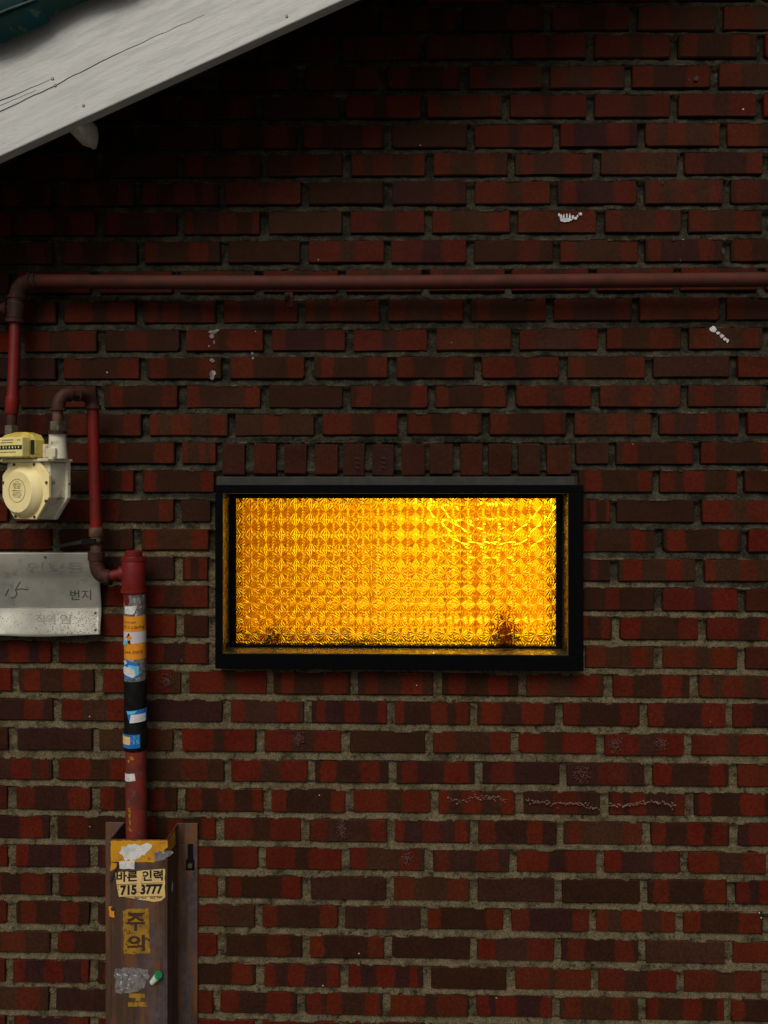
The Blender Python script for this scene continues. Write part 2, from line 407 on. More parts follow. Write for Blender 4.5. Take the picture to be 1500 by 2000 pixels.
XL, XR = -1.30, 1.55             # ends of the modelled wall
def course_z(vL, vR):
    a, b_ = P(250, vL), P(1250, vR)
    k = (b_.z - a.z) / (b_.x - a.x)
    return lambda x: a.z + k * (x - a.x)

# roof line (underside of the bargeboard), photo px at the board's front plane
YB = -0.27
ra, rb = P(0, 305, YB), P(670, 0, YB)
rdir = Vector((rb.x - ra.x, 0, rb.z - ra.z)).normalized()
rnorm = Vector((-rdir.z, 0, rdir.x))
XRIDGE = 1.12
def roof_z(x):
    k = rdir.z / rdir.x
    zr = ra.z + k * (XRIDGE - ra.x)
    return ra.z + k * (x - ra.x) if x < XRIDGE else zr - k * (x - XRIDGE)

# ---- value noise for the mortar
def vnoise(x, z, sc, seed):
    r = np.random.RandomState(seed); n = 256; g_ = r.rand(n, n)
    u = x * sc + 1000; v = z * sc + 1000
    i = np.floor(u).astype(int); j = np.floor(v).astype(int); fu = u - i; fv = v - j
    fu = fu * fu * (3 - 2 * fu); fv = fv * fv * (3 - 2 * fv)
    i0 = i % n; i1 = (i + 1) % n; j0 = j % n; j1 = (j + 1) % n
    return (g_[i0, j0] * (1 - fu) + g_[i1, j0] * fu) * (1 - fv) + (g_[i0, j1] * (1 - fu) + g_[i1, j1] * fu) * fv

xs = np.arange(XL, XR + 1e-6, 0.0045)
nx = len(xs)
lines = []           # (z array, recess array)
WX0, WX1 = P(425, 900).x, P(1122, 900).x
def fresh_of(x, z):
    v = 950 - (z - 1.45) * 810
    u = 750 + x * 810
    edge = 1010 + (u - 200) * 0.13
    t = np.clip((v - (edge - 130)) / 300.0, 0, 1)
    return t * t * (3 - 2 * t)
for ci, c in enumerate(C):
    zt = course_z(c[1], c[2])(xs); zb = course_z(c[3], c[4])(xs)
    nxt = C[ci + 1] if ci + 1 < len(C) else None
    zn = course_z(nxt[1], nxt[2])(xs) if nxt else np.maximum(zb - 0.016, 0.0)
    for t in (0.0, 0.14, 0.34, 0.5, 0.66, 0.86, 1.0):
        z = zt + (zb - zt) * t
        s = fresh_of(xs, z)
        rec = 0.0120 * (1 - s) + 0.0055 * s + (vnoise(xs, z, 60, 3) - 0.5) * 0.005 + (vnoise(xs, z, 160, 4) - 0.5) * 0.003
        rec = np.maximum(rec, 0.0012)
        if t == 0.0:                       # ragged crust of mortar over the brick's upper edge
            q = vnoise(xs, z, 26, 9) * 0.6 + vnoise(xs, z, 110, 10) * 0.4
            crust = np.clip((q - 0.50) / 0.12, 0, 1)
            z = z - crust * 0.0026 * vnoise(xs, z, 150, 12)
            rec = rec * (1 - crust) + crust * (-0.0030)
        if t == 1.0:
            z = z + (vnoise(xs, z, 90, 14) - 0.6) * 0.002
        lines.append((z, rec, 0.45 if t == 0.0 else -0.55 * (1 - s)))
    for t in (0.10, 0.26, 0.46, 0.66, 0.84, 0.95):
        z = zb + (zn - zb) * t
        s = fresh_of(xs, z)
        deep = 0.0085 * (1 - s) + 0.0080 * s; shal = 0.0006 * (1 - s) - 0.0004 * s
        w = np.clip(t + (vnoise(xs, z, 18, 21) - 0.5) * 0.5, 0, 1)
        rec = deep + (shal - deep) * w ** 0.8 + (vnoise(xs, z, 70, 22) - 0.5) * 0.0036 + (vnoise(xs, z, 200, 23) - 0.5) * 0.0016
        lines.append((z + (vnoise(xs, z, 60, 24) - 0.5) * 0.0016, rec, (0.40 if t > .9 else 0.22 if t > .8 else 0.08) - (0.35 * s if t < .3 else 0.0)))  # lower wall: fringe under each brick darkened for dirt and painted shade
nz = len(lines)
Z = np.array([l[0] for l in lines]); R = np.array([l[1] for l in lines]); FB = np.array([np.broadcast_to(l[2], nx) for l in lines]).ravel(); X = np.tile(xs, (nz, 1))
Z = np.minimum.accumulate(Z, axis=0)
V = HOR - (Z - CAM.z) * 810
R = np.where((X > WX0 - 0.005) & (X < WX1 + 0.005) & (V > 858) & (V < 950), np.maximum(R, 0.004) + 0.002, R)
verts = np.stack([X, R, Z], axis=-1).reshape(-1, 3)
idx = np.arange(nz * nx).reshape(nz, nx)
quads = np.stack([idx[:-1, :-1], idx[1:, :-1], idx[1:, 1:], idx[:-1, 1:]], axis=-1).reshape(-1, 4)
cen = verts[quads].mean(axis=1)
hole0, hole1 = P(429, 955), P(1131, 1302)
k_ = rdir.z / rdir.x
rz = np.where(cen[:, 0] < XRIDGE, ra.z + k_ * (cen[:, 0] - ra.x), ra.z + k_ * (2 * XRIDGE - cen[:, 0] - ra.x)) + 0.22
keep = ~((cen[:, 0] > hole0.x) & (cen[:, 0] < hole1.x) & (cen[:, 2] < hole0.z) & (cen[:, 2] > hole1.z)) & (cen[:, 2] < rz)
quads = quads[keep]
me = bpy.data.meshes.new('mortar')
me.vertices.add(len(verts)); me.vertices.foreach_set('co', verts.astype(np.float32).ravel())
me.loops.add(len(quads) * 4); me.loops.foreach_set('vertex_index', quads.astype(np.int32).ravel())
me.polygons.add(len(quads)); me.polygons.foreach_set('loop_start', np.arange(0, len(quads) * 4, 4, dtype=np.int32))
me.update(calc_edges=True); me.validate()
at = me.attributes.new('fresh_and_shade', 'FLOAT', 'POINT'); at.data.foreach_set('value', (fresh_of(verts[:, 0], verts[:, 2]) + FB).astype(np.float32))
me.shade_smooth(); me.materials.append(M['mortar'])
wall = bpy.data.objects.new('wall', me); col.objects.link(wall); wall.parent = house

# ---- brick shapes
def brick_shape(seed, w=0.185, h=0.052, depth=0.07):
    r = random.Random(seed)
    j = lambda a=0.0011: r.uniform(0, a)
    pts = []
    chip = r.choice([None, None, 0, 1, 2, 3])
    cs = [(-.5, .5), (.5, .5), (.5, -.5), (-.5, -.5)]
    for i, (cx, cz) in enumerate(cs):
        x, z = cx * w, cz * h; sx, sz = -math.copysign(1, cx), -math.copysign(1, cz)
        if i == chip:
            a, b_ = r.uniform(.004, .012), r.uniform(.003, .009)
            p1, p2 = (x + sx * a, z + sz * j()), (x + sx * j(), z + sz * b_)
            pts += [p2, p1] if i in (0, 2) else [p1, p2]
        else:
            pts.append((x + sx * j(.0016), z + sz * j(.0014)))
        nxt = cs[(i + 1) % 4]
        if i in (0, 2):
            for t in sorted((r.uniform(.2, .45), r.uniform(.55, .8))):
                pts.append((x + (nxt[0] - cx) * w * t, z + sz * j(.0012)))
        else:
            pts.append((x + sx * j(), z + (nxt[1] - cz) * h * r.uniform(.3, .7)))
    n = len(pts)
    ch = r.uniform(.0012, .0024)
    inner = [(x - math.copysign(ch, x) if abs(x) > .3 * w or True and abs(abs(x) - .5 * w) < .014 else x,
              z - math.copysign(ch, z) if abs(abs(z) - .5 * h) < .010 else z) for x, z in pts]
    vs = [(x / w, 0.0, z / h) for x, z in inner] + [(x / w, .0022, z / h) for x, z in pts] + [(x / w, depth, z / h) for x, z in pts]
    fs = [tuple(range(n))]
    for a in (0, n):
        fs += [(a + i, a + i + n, a + (i + 1) % n + n, a + (i + 1) % n) for i in range(n)]
    return vs, fs
shapes = [brick_shape(100 + i) for i in range(28)]
bmeshes = []
for i, (vs, fs) in enumerate(shapes):
    bme = bpy.data.meshes.new('brick'); bme.from_pydata(vs, [], fs); bme.update()
    bm = bmesh.new(); bm.from_mesh(bme); bmesh.ops.recalc_face_normals(bm, faces=bm.faces); bm.to_mesh(bme); bm.free()
    bme.materials.append(M['brick']); bmeshes.append(bme)

bricks = []     # (x0, x1, ztop, zbot, tilt, soldier, px)
GAP = 7.4
for c in C:
    js = sorted(c[5]); name = c[0]
    while js[0] > -330: js.insert(0, js[0] - 161)
    while js[-1] < 2020: js.append(js[-1] + 167)
    ft, fb = course_z(c[1], c[2]), course_z(c[3], c[4])
    win = name in 'KLMNOPQR'
    for a, b_ in zip(js[:-1], js[1:]):
        if win and a >= 400 and b_ <= 1140 and b_ - a > 300: continue
        vm = (c[1] + c[3]) / 2
        x0 = P(a + GAP + rnd.uniform(-1.2, 1.6), vm).x; x1 = P(b_ - GAP + rnd.uniform(-1.6, 1.2), vm).x
        if x1 < XL or x0 > XR: continue
        xm = (x0 + x1) / 2
        zt, zb = ft(xm), fb(xm)
        if zt > roof_z(xm) + 0.19 or zb < 0: continue
        bricks.append((x0, x1, zt + .0012 + rnd.uniform(-.0010, .0010), zb - .0016 + rnd.uniform(-.0010, .0010), (ft(x1) - ft(x0)) / (x1 - x0) + rnd.uniform(-.004, .004), False))
for a, b_ in [(434, 478), (496, 540), (555, 599), (615, 660), (670, 712), (727, 769), (784, 830), (839, 884), (899, 942), (954, 999), (1012, 1055), (1068, 1115)]:
    x0, x1 = P(a, 897).x, P(b_, 897).x
    bricks.append((x0, x1, P(a, 866 + rnd.uniform(-2, 3)).z, P(a, 929 + rnd.uniform(-2, 2)).z, rnd.uniform(-.01, .01), True))

def board_v(u): return 305 - u * 305 / 670.0
def seen(bk):
    """approximate visible area of a brick in the photograph, px"""
    u0, v0 = to_px((bk[0], 0, bk[2])); u1, v1 = to_px((bk[1], 0, bk[3]))
    if u1 < 0 or u0 > 1500 or v1 < 0 or v0 > 2000: return 0
    area = (min(u1, 1500) - max(u0, 0)) * (min(v1, 2000) - max(v0, 0))
    if v1 < board_v(u1) + 6: return 0
    if v0 < board_v((u0 + u1) / 2): area *= 0.4
    return area
order = sorted(range(len(bricks)), key=lambda i: -seen(bricks[i]))
single = set(i for i in order[:300] if seen(bricks[i]) > 0)
rest = MB()
for i, (x0, x1, zt, zb, tilt, sold) in enumerate(bricks):
    k = rnd.randrange(len(shapes))
    xm, zm = (x0 + x1) / 2, (zt + zb) / 2
    yo = rnd.uniform(-.0030, .0006) - (0.001 if sold else 0)
    w, h = x1 - x0, zt - zb
    if i in single:
        o = bpy.data.objects.new('brick', bmeshes[k]); col.objects.link(o); o.parent = wall
        o.location = (xm, yo, zm); o.scale = (w, 1, h)
        o.rotation_euler = (rnd.uniform(-.018, .018), -math.atan(tilt), rnd.uniform(-.007, .007))
        low = min(1, max(0, (1.75 - zm) / 0.6))
        st = 0.62 + 0.38 * low
        f = rnd.random()
        pa = pb = pc = (0.0, 0.1, 0.0)
        wf = 0.185 / w
        if not sold:
            s1, s2 = st * rnd.uniform(.65, 1), st * rnd.uniform(.65, 1)
            if f < .44:
                pa = (-rnd.uniform(.30, .43), rnd.uniform(.08, .15), s1); pb = (rnd.uniform(.20, .42), rnd.uniform(.09, .17), s2)
            elif f < .62:
                pa = (-rnd.uniform(.36, .46), rnd.uniform(.06, .1), s1); pb = (rnd.uniform(-.12, .1), rnd.uniform(.09, .14), s2); pc = (rnd.uniform(.36, .46), rnd.uniform(.05, .1), s1)
            elif f < .84:
                pa = (-rnd.uniform(.28, .36), rnd.uniform(.18, .3), s1); pb = (rnd.uniform(.28, .38), rnd.uniform(.16, .26), s2)
            elif f < .92:
                pa = (rnd.uniform(-.3, .3), rnd.uniform(.1, .2), st * .6)
        else:
            pa = (0.0, 1.2, rnd.uniform(0, .35))
        o['patch_a'] = list(pa); o['patch_b'] = list(pb); o['patch_c'] = list(pc)
        o['tone'] = [rnd.random() ** 1.6, (rnd.random() ** 3) * .7, rnd.random()]
    else:
        vs, fs = shapes[k]
        rest.add([(xm + x * w, yo + y, zm + z * h + tilt * x * w) for x, y, z in vs], fs)
ro = rest.build('bricks_beyond', M['brick_far'], wall); tag(ro, kind='stuff')
# solid core behind the brick skin
core = MB()
hx0, hx1, hz0, hz1 = P(440, 900, 0.08).x, P(1105, 900, 0.08).x, P(500, 1275, 0.08).z, P(500, 968, 0.08).z
zc = roof_z(XL) + 0.12
for a, b_ in (((XL, .072, 0), (hx0 - .02, .2, zc)), ((hx1 + .02, .072, 0), (XR, .2, zc + .3)), ((hx0 - .02, .072, 0), (hx1 + .02, .2, hz0 - .02)), ((hx0 - .02, .072, hz1 + .02), (hx1 + .02, .2, hz1 + .5))):
    core.box(a, b_)
core.build('wall_core', M['cement'], house)

# paint splashes, chalk and small hardware on the wall
def blob(u, v, ru, rv, n=14, seed=0, jag=.45, y=-0.0055, t=.0016):
    r = random.Random(seed); mb = MB()
    mb.pxprism([(u + math.cos(a) * ru * (1 - jag * r.random()), v + math.sin(a) * rv * (1 - jag * r.random())) for a in [2 * math.pi * i / n for i in range(n)]][::-1], y, t)
    return mb
def splats(name, lst, mat, y=-0.0045, jag=.45):
    mb = MB()
    for i, (u, v, a, b_) in enumerate(lst):
        q = blob(u, v, a, b_, 12, i * 7 + int(u), jag, y=y - i * .00003); mb.add(q.v, q.f)
    return tag(mb.build(name, mat, wall), kind='stuff' if len(lst) > 1 else None)
splats('paint_splash', [(1106, 430, 14, 5), (1096, 424, 3, 8), (1101, 424, 2.2, 9), (1107, 423, 2, 8), (1113, 423, 2.2, 8), (1119, 424, 3, 5), (1124, 426, 4, 4), (1134, 418, 4, 4), (1092, 419, 2, 4), (1128, 422, 2, 3)], M['splat'])
splats('paint_splash', [(1392, 643, 9, 7), (1403, 650, 5, 4), (1410, 656, 5, 5), (1416, 662, 4, 4), (1421, 665, 3, 5)], M['splat'])
splats('paint_splash', [(417, 648, 10, 5), (414, 656, 6, 6), (424, 645, 5, 3), (408, 676, 2.5, 2.5), (418, 668, 2, 4)], M['grey_paper'])
splats('paint_splash', [(415, 704, 6, 5), (415, 730, 9, 8), (414, 738, 5, 5), (493, 690, 3, 4), (494, 699, 2.5, 4)], M['grey_paper'])
splats('paint_splash', [(1413, 490, 4, 8), (1316, 467, 3, 4), (1329, 508, 2, 4), (1294, 357, 2.5, 4), (1398, 148, 5, 6), (1360, 153, 7, 6)], M['cement'])
for u, v, a, b_ in ((583, 1444, 12, 14), (667, 1619, 10, 21), (795, 1676, 13, 18), (1201, 1454, 15, 18), (1293, 1453, 14, 14), (1136, 1512, 21, 19), (325, 1330, 15, 16)):
    rs_ = random.Random(u); fl = []
    for k in range(170):
        du, dv = rs_.gauss(0, .45), rs_.gauss(0, .45)
        if abs(du) < 1 and abs(dv) < 1: fl.append((u + du * a, v + dv * b_, rs_.uniform(.5, 1.5), rs_.uniform(.4, 1.1)))
    splats('paint_scuff', fl, M['pale_paint'], -0.0036, .3)
rc = random.Random(5); ch = []
for a, b_, va, vb in ((875, 990, 1561, 1560), (1028, 1172, 1562, 1578), (1190, 1320, 1571, 1569)):
    u = a
    while u < b_:
        t = (u - a) / (b_ - a); ch.append((u, va + (vb - va) * t + 3 * math.sin(t * 7) + rc.gauss(0, 2.6), rc.uniform(.8, 3.4), rc.uniform(.5, 1.6))); u += rc.uniform(.8, 3.2)
splats('chalk_scuff', ch, M['chalk'], -0.0042)
splats('anchor_hole', [(555, 522, 9, 5)], M['crack'], -0.0038)
# stamp marks pressed into two of the upright bricks
for u in (698, 749):
    mb = MB()
    for k in range(3):
        v = 893 + k * 9
        mb.pxprism([(u - 4, v), (u - 4, v + 1.4), (u + 4, v + 3.4), (u + 4, v + 2)], -0.0062, .001)
    mb.build('stamp_mark', M['cement'], wall)

# ---- roof edge
roof = MB()
def slope_box(mb, s0, s1, n0, n1, y0, y1):
    o = Vector((ra.x, 0, ra.z))
    vs = []
    for y in (y0, y1):
        for s, n in ((s0, n0), (s1, n0), (s1, n1), (s0, n1)):
            q = o + rdir * s + rnorm * n; vs.append((q.x, y, q.z))
    mb.add(vs, [(0, 1, 2, 3), (7, 6, 5, 4), (0, 4, 5, 1), (1, 5, 6, 2), (2, 6, 7, 3), (3, 7, 4, 0)])
SR = (XRIDGE - ra.x) / rdir.x
slope_box(roof, -1.1, SR, 0.19, 0.245, YB + 0.03, 1.6)
# far side of the gable, falling away to the right
o_ = Vector((XRIDGE, 0, roof_z(XRIDGE)))
rd2 = Vector((rdir.x, 0, -rdir.z)); rn2 = Vector((rdir.z, 0, rdir.x))
vs = []
for y in (YB, 1.6):
    for s, n in ((0, 0.19), (2.2, 0.19), (2.2, 0.245), (0, 0.245)):
        q = o_ + rd2 * s + rn2 * n; vs.append((q.x, y, q.z))
roof.add(vs, [(0, 1, 2, 3), (7, 6, 5, 4), (0, 4, 5, 1), (1, 5, 6, 2), (2, 6, 7, 3), (3, 7, 4, 0)])
roof_o = roof.build('roof', M['soffit'], house)
mb = MB(); slope_box(mb, -1.1, SR, 0.15, 0.175, YB + 0.0275, 0.07); mb.build('soffit', M['soffit'], roof_o)
mb = MB(); slope_box(mb, -1.1, SR, 0.0, 0.28, YB, YB + 0.026)
board = mb.build('bargeboard', M['fascia'], roof_o, bevel=0.0025)
def ribbon(pts, w, y, t=.0008):
    """thin strip along photo-pixel points"""
    mb = MB(); L_, R_ = [], []
    for i, (u, v) in enumerate(pts):
        a = pts[max(i - 1, 0)]; c = pts[min(i + 1, len(pts) - 1)]
        d = math.hypot(c[0] - a[0], c[1] - a[1]) or 1; nx_, ny_ = -(c[1] - a[1]) / d, (c[0] - a[0]) / d
        ww = (w[i] if isinstance(w, (list, tuple)) else w) / 2
        L_.append((u + nx_ * ww, v + ny_ * ww)); R_.append((u - nx_ * ww, v - ny_ * ww))
    for i in range(len(pts) - 1):
        mb.pxprism([L_[i], L_[i + 1], R_[i + 1], R_[i]], y, t)
    return mb
def wander(a, b_, n, amp, seed):
    r = random.Random(seed)
    return [(a[0] + (b_[0] - a[0]) * i / n, a[1] + (b_[1] - a[1]) * i / n + r.uniform(-amp, amp)) for i in range(n + 1)]
pts = wander((-60, 246), (108, 167), 12, .8, 1) + wander((108, 166), (220, 109), 9, .8, 2)[1:] + wander((220, 109), (400, 28), 12, 1.2, 3)[1:]
ribbon(pts, [1.7] * 13 + [1.5] * 9 + [1.2 - 0.09 * i for i in range(12)], YB - .0004).build('crack', M['crack'], board)
pts = wander((-60, 222), (100, 155), 12, .8, 4); ribbon(pts, [1.8] * 7 + [1.3, 1.1, .9, .7, .5, .4], YB - .0004).build('crack', M['crack'], board)
pts = wander((-60, 232), (70, 176), 12, .6, 6); ribbon(pts, [.8] * 7 + [.7, .6, .5, .4, .3, .2], YB - .0004).build('crack', M['crack'], board)
for u, v in ((103, 154), (108, 167), (163, 206), (560, 32)):
    q = P(u, v, YB); mb = MB(); mb.tube([(q.x, YB - .0012, q.z), (q.x, YB + .004, q.z)], .0030, 12); nh = mb.build('nail', M['olive'], board)
    mb = MB(); mb.tube([(q.x, YB - .0018, q.z), (q.x, YB - .0011, q.z)], .0014, 8); mb.build('nail_core', M['fascia'], board)
# hardened lump under the board
lm = MB()
ring = [(128, 243), (134, 255), (142, 263), (150, 266), (158, 268), (164, 272), (170, 269), (173, 258), (174, 244), (172, 228), (150, 232)]
c3 = [P(u, v, -0.232) for u, v in ring]; cc = P(154, 248, -0.257)
n = len(ring)
lm.add([(q.x, q.y, q.z) for q in c3] + [(q.x, q.y + .05, q.z) for q in c3] + [(cc.x, cc.y, cc.z), (cc.x, -0.17, cc.z)],
       [(i, (i + 1) % n, 2 * n) for i in range(n)] + [(i + n, (i + 1) % n + n, (i + 1) % n, i) for i in range(n)] + [((i + 1) % n + n, i + n, 2 * n + 1) for i in range(n)])
lm.build('foam_lump', M['foam'], roof_o, smooth=True)
# glazed verge tiles riding on the roof edge
def verge_tile(s0, ln, n_base, r, lift):
    mb = MB(); o = Vector((ra.x, 0, ra.z)); K = 14; vs = []; seg = 8
    for i in range(seg + 1):
        t = i / seg; s = s0 + ln * t; nn = n_base + lift * (1 - t)
        rr = r * (1.0 + .05 * math.cos(t * 9))
        for rad in (rr, rr - .014):
            for k in range(K + 1):
                a = math.pi * (1.6 * k / K - .30)
                y = YB + 0.018 - math.cos(a) * rad * .85; h = math.sin(a) * rad * 1.1 - .02
                q = o + rdir * s + rnorm * (nn + h); vs.append((q.x, y, q.z))
    W = 2 * (K + 1); fs = []
    for i in range(seg):
        for k in range(K):
            a = i * W + k; fs.append((a, a + 1, a + 1 + W, a + W))
            a = i * W + K + 1 + k; fs.append((a + W, a + 1 + W, a + 1, a))
        for k0 in (0, K):
            a = i * W + k0; b2 = a + K + 1; fs.append((a, a + W, b2 + W, b2))
    for i in (0, seg):
        for k in range(K):
            a = i * W + k; fs.append((a, a + 1, a + 1 + K + 1, a + K + 1))
    mb.add(vs, fs); to = mb.build('verge_tile', M['tile'], roof_o, smooth=True)
    lip = []
    a = -math.pi * .13
    for i in range(seg + 1):
        t = i / seg; nn = n_base + lift * (1 - t); rr = r * (1.0 + .05 * math.cos(t * 9)) + .001
        q = o + rdir * (s0 + ln * t) + rnorm * (nn + math.sin(a) * rr * 1.1 - .02); lip.append((q.x, YB + .018 - math.cos(a) * rr * .85, q.z))
    MB().tube(lip, .0022, 8).build('tile_highlight_lip', M['tile_highlight_lip'], roof_o, smooth=True)  # lip added to draw the edge highlight in a paler colour
    return to
def s_at(u, v):
    q = P(u, v, YB - .05); return (Vector((q.x, 0, q.z)) - Vector((ra.x, 0, ra.z))).dot(rdir)
sA = s_at(80, 50)
for k in range(-3, 10):
    verge_tile(sA + .25 * k - .012, .275, .288, .085, .014)

# ------------------------------------------------------------------ window
YF = -0.040
win = MB()
o0, o1 = P(420, 947, YF), P(1140, 1311, YF); i0, i1 = P(434, 963, YF), P(1111, 1281, YF)
yb_ = 0.12
def rect_frame(a0, a1, b0, b1, y0, y1):
    mb = MB()
    mb.box((a0.x, y0, b0.z), (a1.x, y1, a0.z)); mb.box((a0.x, y0, a1.z), (a1.x, y1, b1.z))
    mb.box((a0.x, y0, b1.z), (b0.x, y1, b0.z)); mb.box((b1.x, y0, b1.z), (a1.x, y1, b0.z))
    return mb
window = rect_frame(o0, o1, i0, i1, YF, yb_).build('window', M['black_metal'], house, bevel=.0014)
tr = .0016
for a0, a1 in (((i0.x, YF + .004, i1.z), (i0.x + tr, 0.0295, i0.z)), ((i1.x - tr, YF + .004, i1.z), (i1.x, 0.0295, i0.z)), ((i0.x + tr, YF + .004, i1.z), (i1.x - tr, 0.0295, i1.z + tr)), ((i0.x + tr, YF + .004, i0.z - tr), (i1.x - tr, 0.0295, i0.z))):
    MB().box(a0, a1).build('reveal_glow_trim', M['glow_bronze'], window)  # added liners whose colour stands in for the reflected glow
s0, s1 = P(460, 973, .030), P(1087, 1263, .030)
rect_frame(Vector((i0.x + .0005, 0, i0.z - .0005)), Vector((i1.x - .0005, 0, i1.z + .0005)), s0, s1, .030, .056).build('sash', M['black_metal'], window, bevel=.001)
c0, c1 = P(423, 931, -0.006), P(1123, 949, -0.006)
MB().box((c0.x, -0.006, c0.z), (c1.x, .04, c1.z)).build('cement_lintel_band', M['cement'], window, bevel=.002)
# figured glass: a lattice of faceted stars with small facets between them
ys = .042
n00 = P(462, 969.5, ys); pitch = (P(1077, 969.5, ys).x - n00.x) / 21.0; pz = (n00.z - P(462, 1267, ys).z) / 10.0
gx0, gx1, gz0, gz1 = s0.x - .006, s1.x + .006, s1.z - .006, s0.z + .006
gm = MB()
cell_v, cell_f = [], []
NA = 32
cell_v.append((0, -.0010, 0))
def sq(a, r):            # square outline
    c_, s_ = math.cos(a), math.sin(a); k = r / max(abs(c_), abs(s_)); return c_ * k, s_ * k
RI = .42
for k in range(NA):                      # ring of ridges and grooves
    a = 2 * math.pi * k / NA
    wob = 1.0 if k % 2 else .90
    x, z = sq(a, RI); rr = math.hypot(x, z); lim = .47
    if rr > lim: x, z = x * lim / rr, z * lim / rr
    cell_v.append((x * wob, (-.0011 if k % 2 else .0010), z * wob))
for k in range(NA):
    a = 2 * math.pi * k / NA
    x, z = sq(a, .5)
    cell_v.append((x, .0, z))
for k in range(NA):
    k2 = (k + 1) % NA
    cell_f.append((0, 1 + k, 1 + k2)); cell_f.append((1 + k, 1 + NA + k, 1 + NA + k2, 1 + k2))
for k in range(4):                       # little pyramids on the cell corners
    pass
nc, nr = 24, 13
for i in range(-1, nc):
    for j in range(-1, nr):
        cx, cz = n00.x + pitch * i, n00.z - pz * j
        gm.add([(cx + x * pitch, ys + y, cz + z * pz) for x, y, z in cell_v], cell_f)
        kx, kz = cx + pitch / 2, cz - pz / 2
        for dx, dz, rr, hh in ((0, 0, .105, .0020), (.19, 0, .075, .0016), (-.19, 0, .075, .0016), (0, .19, .075, .0016), (0, -.19, .075, .0016)):
            q = (kx + dx * pitch, kz + dz * pz)
            ring_ = [(q[0] + math.cos(t) * rr * pitch, ys + .0006, q[1] + math.sin(t) * rr * pz) for t in [2 * math.pi * m_ / 8 for m_ in range(8)]]
            gm.add([(q[0], ys - hh, q[1])] + ring_, [(0, m_ + 1, (m_ + 1) % 8 + 1) for m_ in range(8)])
def clip_and_build(mb):
    me = bpy.data.meshes.new('pane'); me.from_pydata([tuple(v) for v in mb.v], [], mb.f)
    bm = bmesh.new(); bm.from_mesh(me)
    for co, no in (((gx0, 0, 0), (-1, 0, 0)), ((gx1, 0, 0), (1, 0, 0)), ((0, 0, gz0), (0, 0, -1)), ((0, 0, gz1), (0, 0, 1))):
        bmesh.ops.bisect_plane(bm, geom=bm.verts[:] + bm.edges[:] + bm.faces[:], plane_co=co, plane_no=no, clear_outer=True)
    for f in bm.faces:
        f.normal_update()
        if f.normal.y > 0: f.normal_flip()
    yb2 = ys + .005
    vv = [bm.verts.new(p) for p in ((gx0, yb2, gz0), (gx1, yb2, gz0), (gx1, yb2, gz1), (gx0, yb2, gz1))]
    f = bm.faces.new(vv); f.normal_update()
    if f.normal.y < 0: f.normal_flip()
    bm.to_mesh(me); bm.free(); me.materials.append(M['glass'])
    o = bpy.data.objects.new('pane', me); col.objects.link(o); o.parent = window; OFF[o.name] = Vector((0, 0, 0)); return o
clip_and_build(gm)

# the lit room behind
rx0, rx1, rz0, rz1, ry0, ry1 = hx0 - .55, hx1 + .35, 0.7, 2.05, .205, 1.45
room = MB()
T = .05
room.box((rx0 - T, ry1, rz0 - T), (rx1 + T, ry1 + T, rz1 + T)); room.box((rx0 - T, ry0, rz0), (rx0, ry1, rz1)); room.box((rx1, ry0, rz0), (rx1 + T, ry1, rz1))
room.box((rx0 - T, ry0, rz1), (rx1 + T, ry1, rz1 + T)); room.box((rx0 - T, ry0, rz0 - T), (rx1 + T, ry1, rz0))
ro = room.build('interior_room', M['room'])
lat = MB(); zm_ = (hz0 + hz1) / 2
lat.box((rx0, ry1 - .045, rz0), (rx1, ry1 - .001, zm_ - .30)); lat.box((rx0, ry1 - .045, zm_ + .36), (rx1, ry1 - .001, rz1))
for x, w_ in ((rx0 + .05, .30), (rx0 + .78, .10), (rx1 - .50, .08), (rx1 - .10, .10)):
    lat.box((x, ry1 - .04, zm_ - .30), (x + w_, ry1 - .0015, zm_ + .36))
lat.box((rx0 + .001, ry0 + .02, rz0 + .001), (rx1 - .001, ry1 - .05, rz0 + .02)); lat.box((rx0 + .001, ry0 + .02, rz0 + .02), (rx0 + .02, ry1 - .05, rz1 - .01)); lat.box((rx1 - .02, ry0 + .02, rz0 + .02), (rx1 - .001, ry1 - .05, rz1 - .01))
lat.build('contrast_panelling', M['room_wood'], ro)  # unseen dark panels added so glass facets refract light and dark
tag(ro, 'warm plaster room behind the amber glass', kind='structure')
MB().box((hx0 - .015, .1205, hz0 - .012), (hx1 + .015, .23, hz0 + .0)).build('inner_sill', M['room_wood'], window)
lp = P(962, 940, .62)
lamp = thing('ceiling_lamp', (lp.x, lp.y, lp.z), 'bright warm lamp glowing behind the right half of the amber glass', 'lamp')
bmm = bmesh.new(); bmesh.ops.create_uvsphere(bmm, u_segments=24, v_segments=14, radius=.055)
for v in bmm.verts: v.co.z *= .8
lme = bpy.data.meshes.new('bulb'); bmm.to_mesh(lme); bmm.free(); lme.materials.append(M['lamp']); lme.shade_smooth()
lo = bpy.data.objects.new('bulb', lme); col.objects.link(lo); lo.parent = lamp
MB().tube([(lp.x, lp.y, lp.z + .04), (lp.x, lp.y, rz1)], .008, 10).build('lamp_stem', M['olive'], lamp)
def lathe(mb, base, prof, n=24):
    mb.tube([(base[0], base[1], base[2] + z) for _, z in prof], [r for r, _ in prof], n); return mb
SZ = i1.z + .0005
jb = P(985, 1262, .095)
jar = thing('jar', (jb.x, .095, SZ), 'small dark red round jar behind the lower right of the amber glass', 'jar')
lathe(MB(), (jb.x, .095, SZ), [(.020, 0), (.026, .012), (.0285, .03), (.027, .046), (.020, .056), (.017, .058)]).build('body', M['jar'], jar, smooth=True)
lathe(MB(), (jb.x, .095, SZ + .056), [(.020, 0), (.021, .006), (.012, .014), (.006, .018), (.006, .030), (.003, .032)]).build('lid', M['jar'], jar, smooth=True)
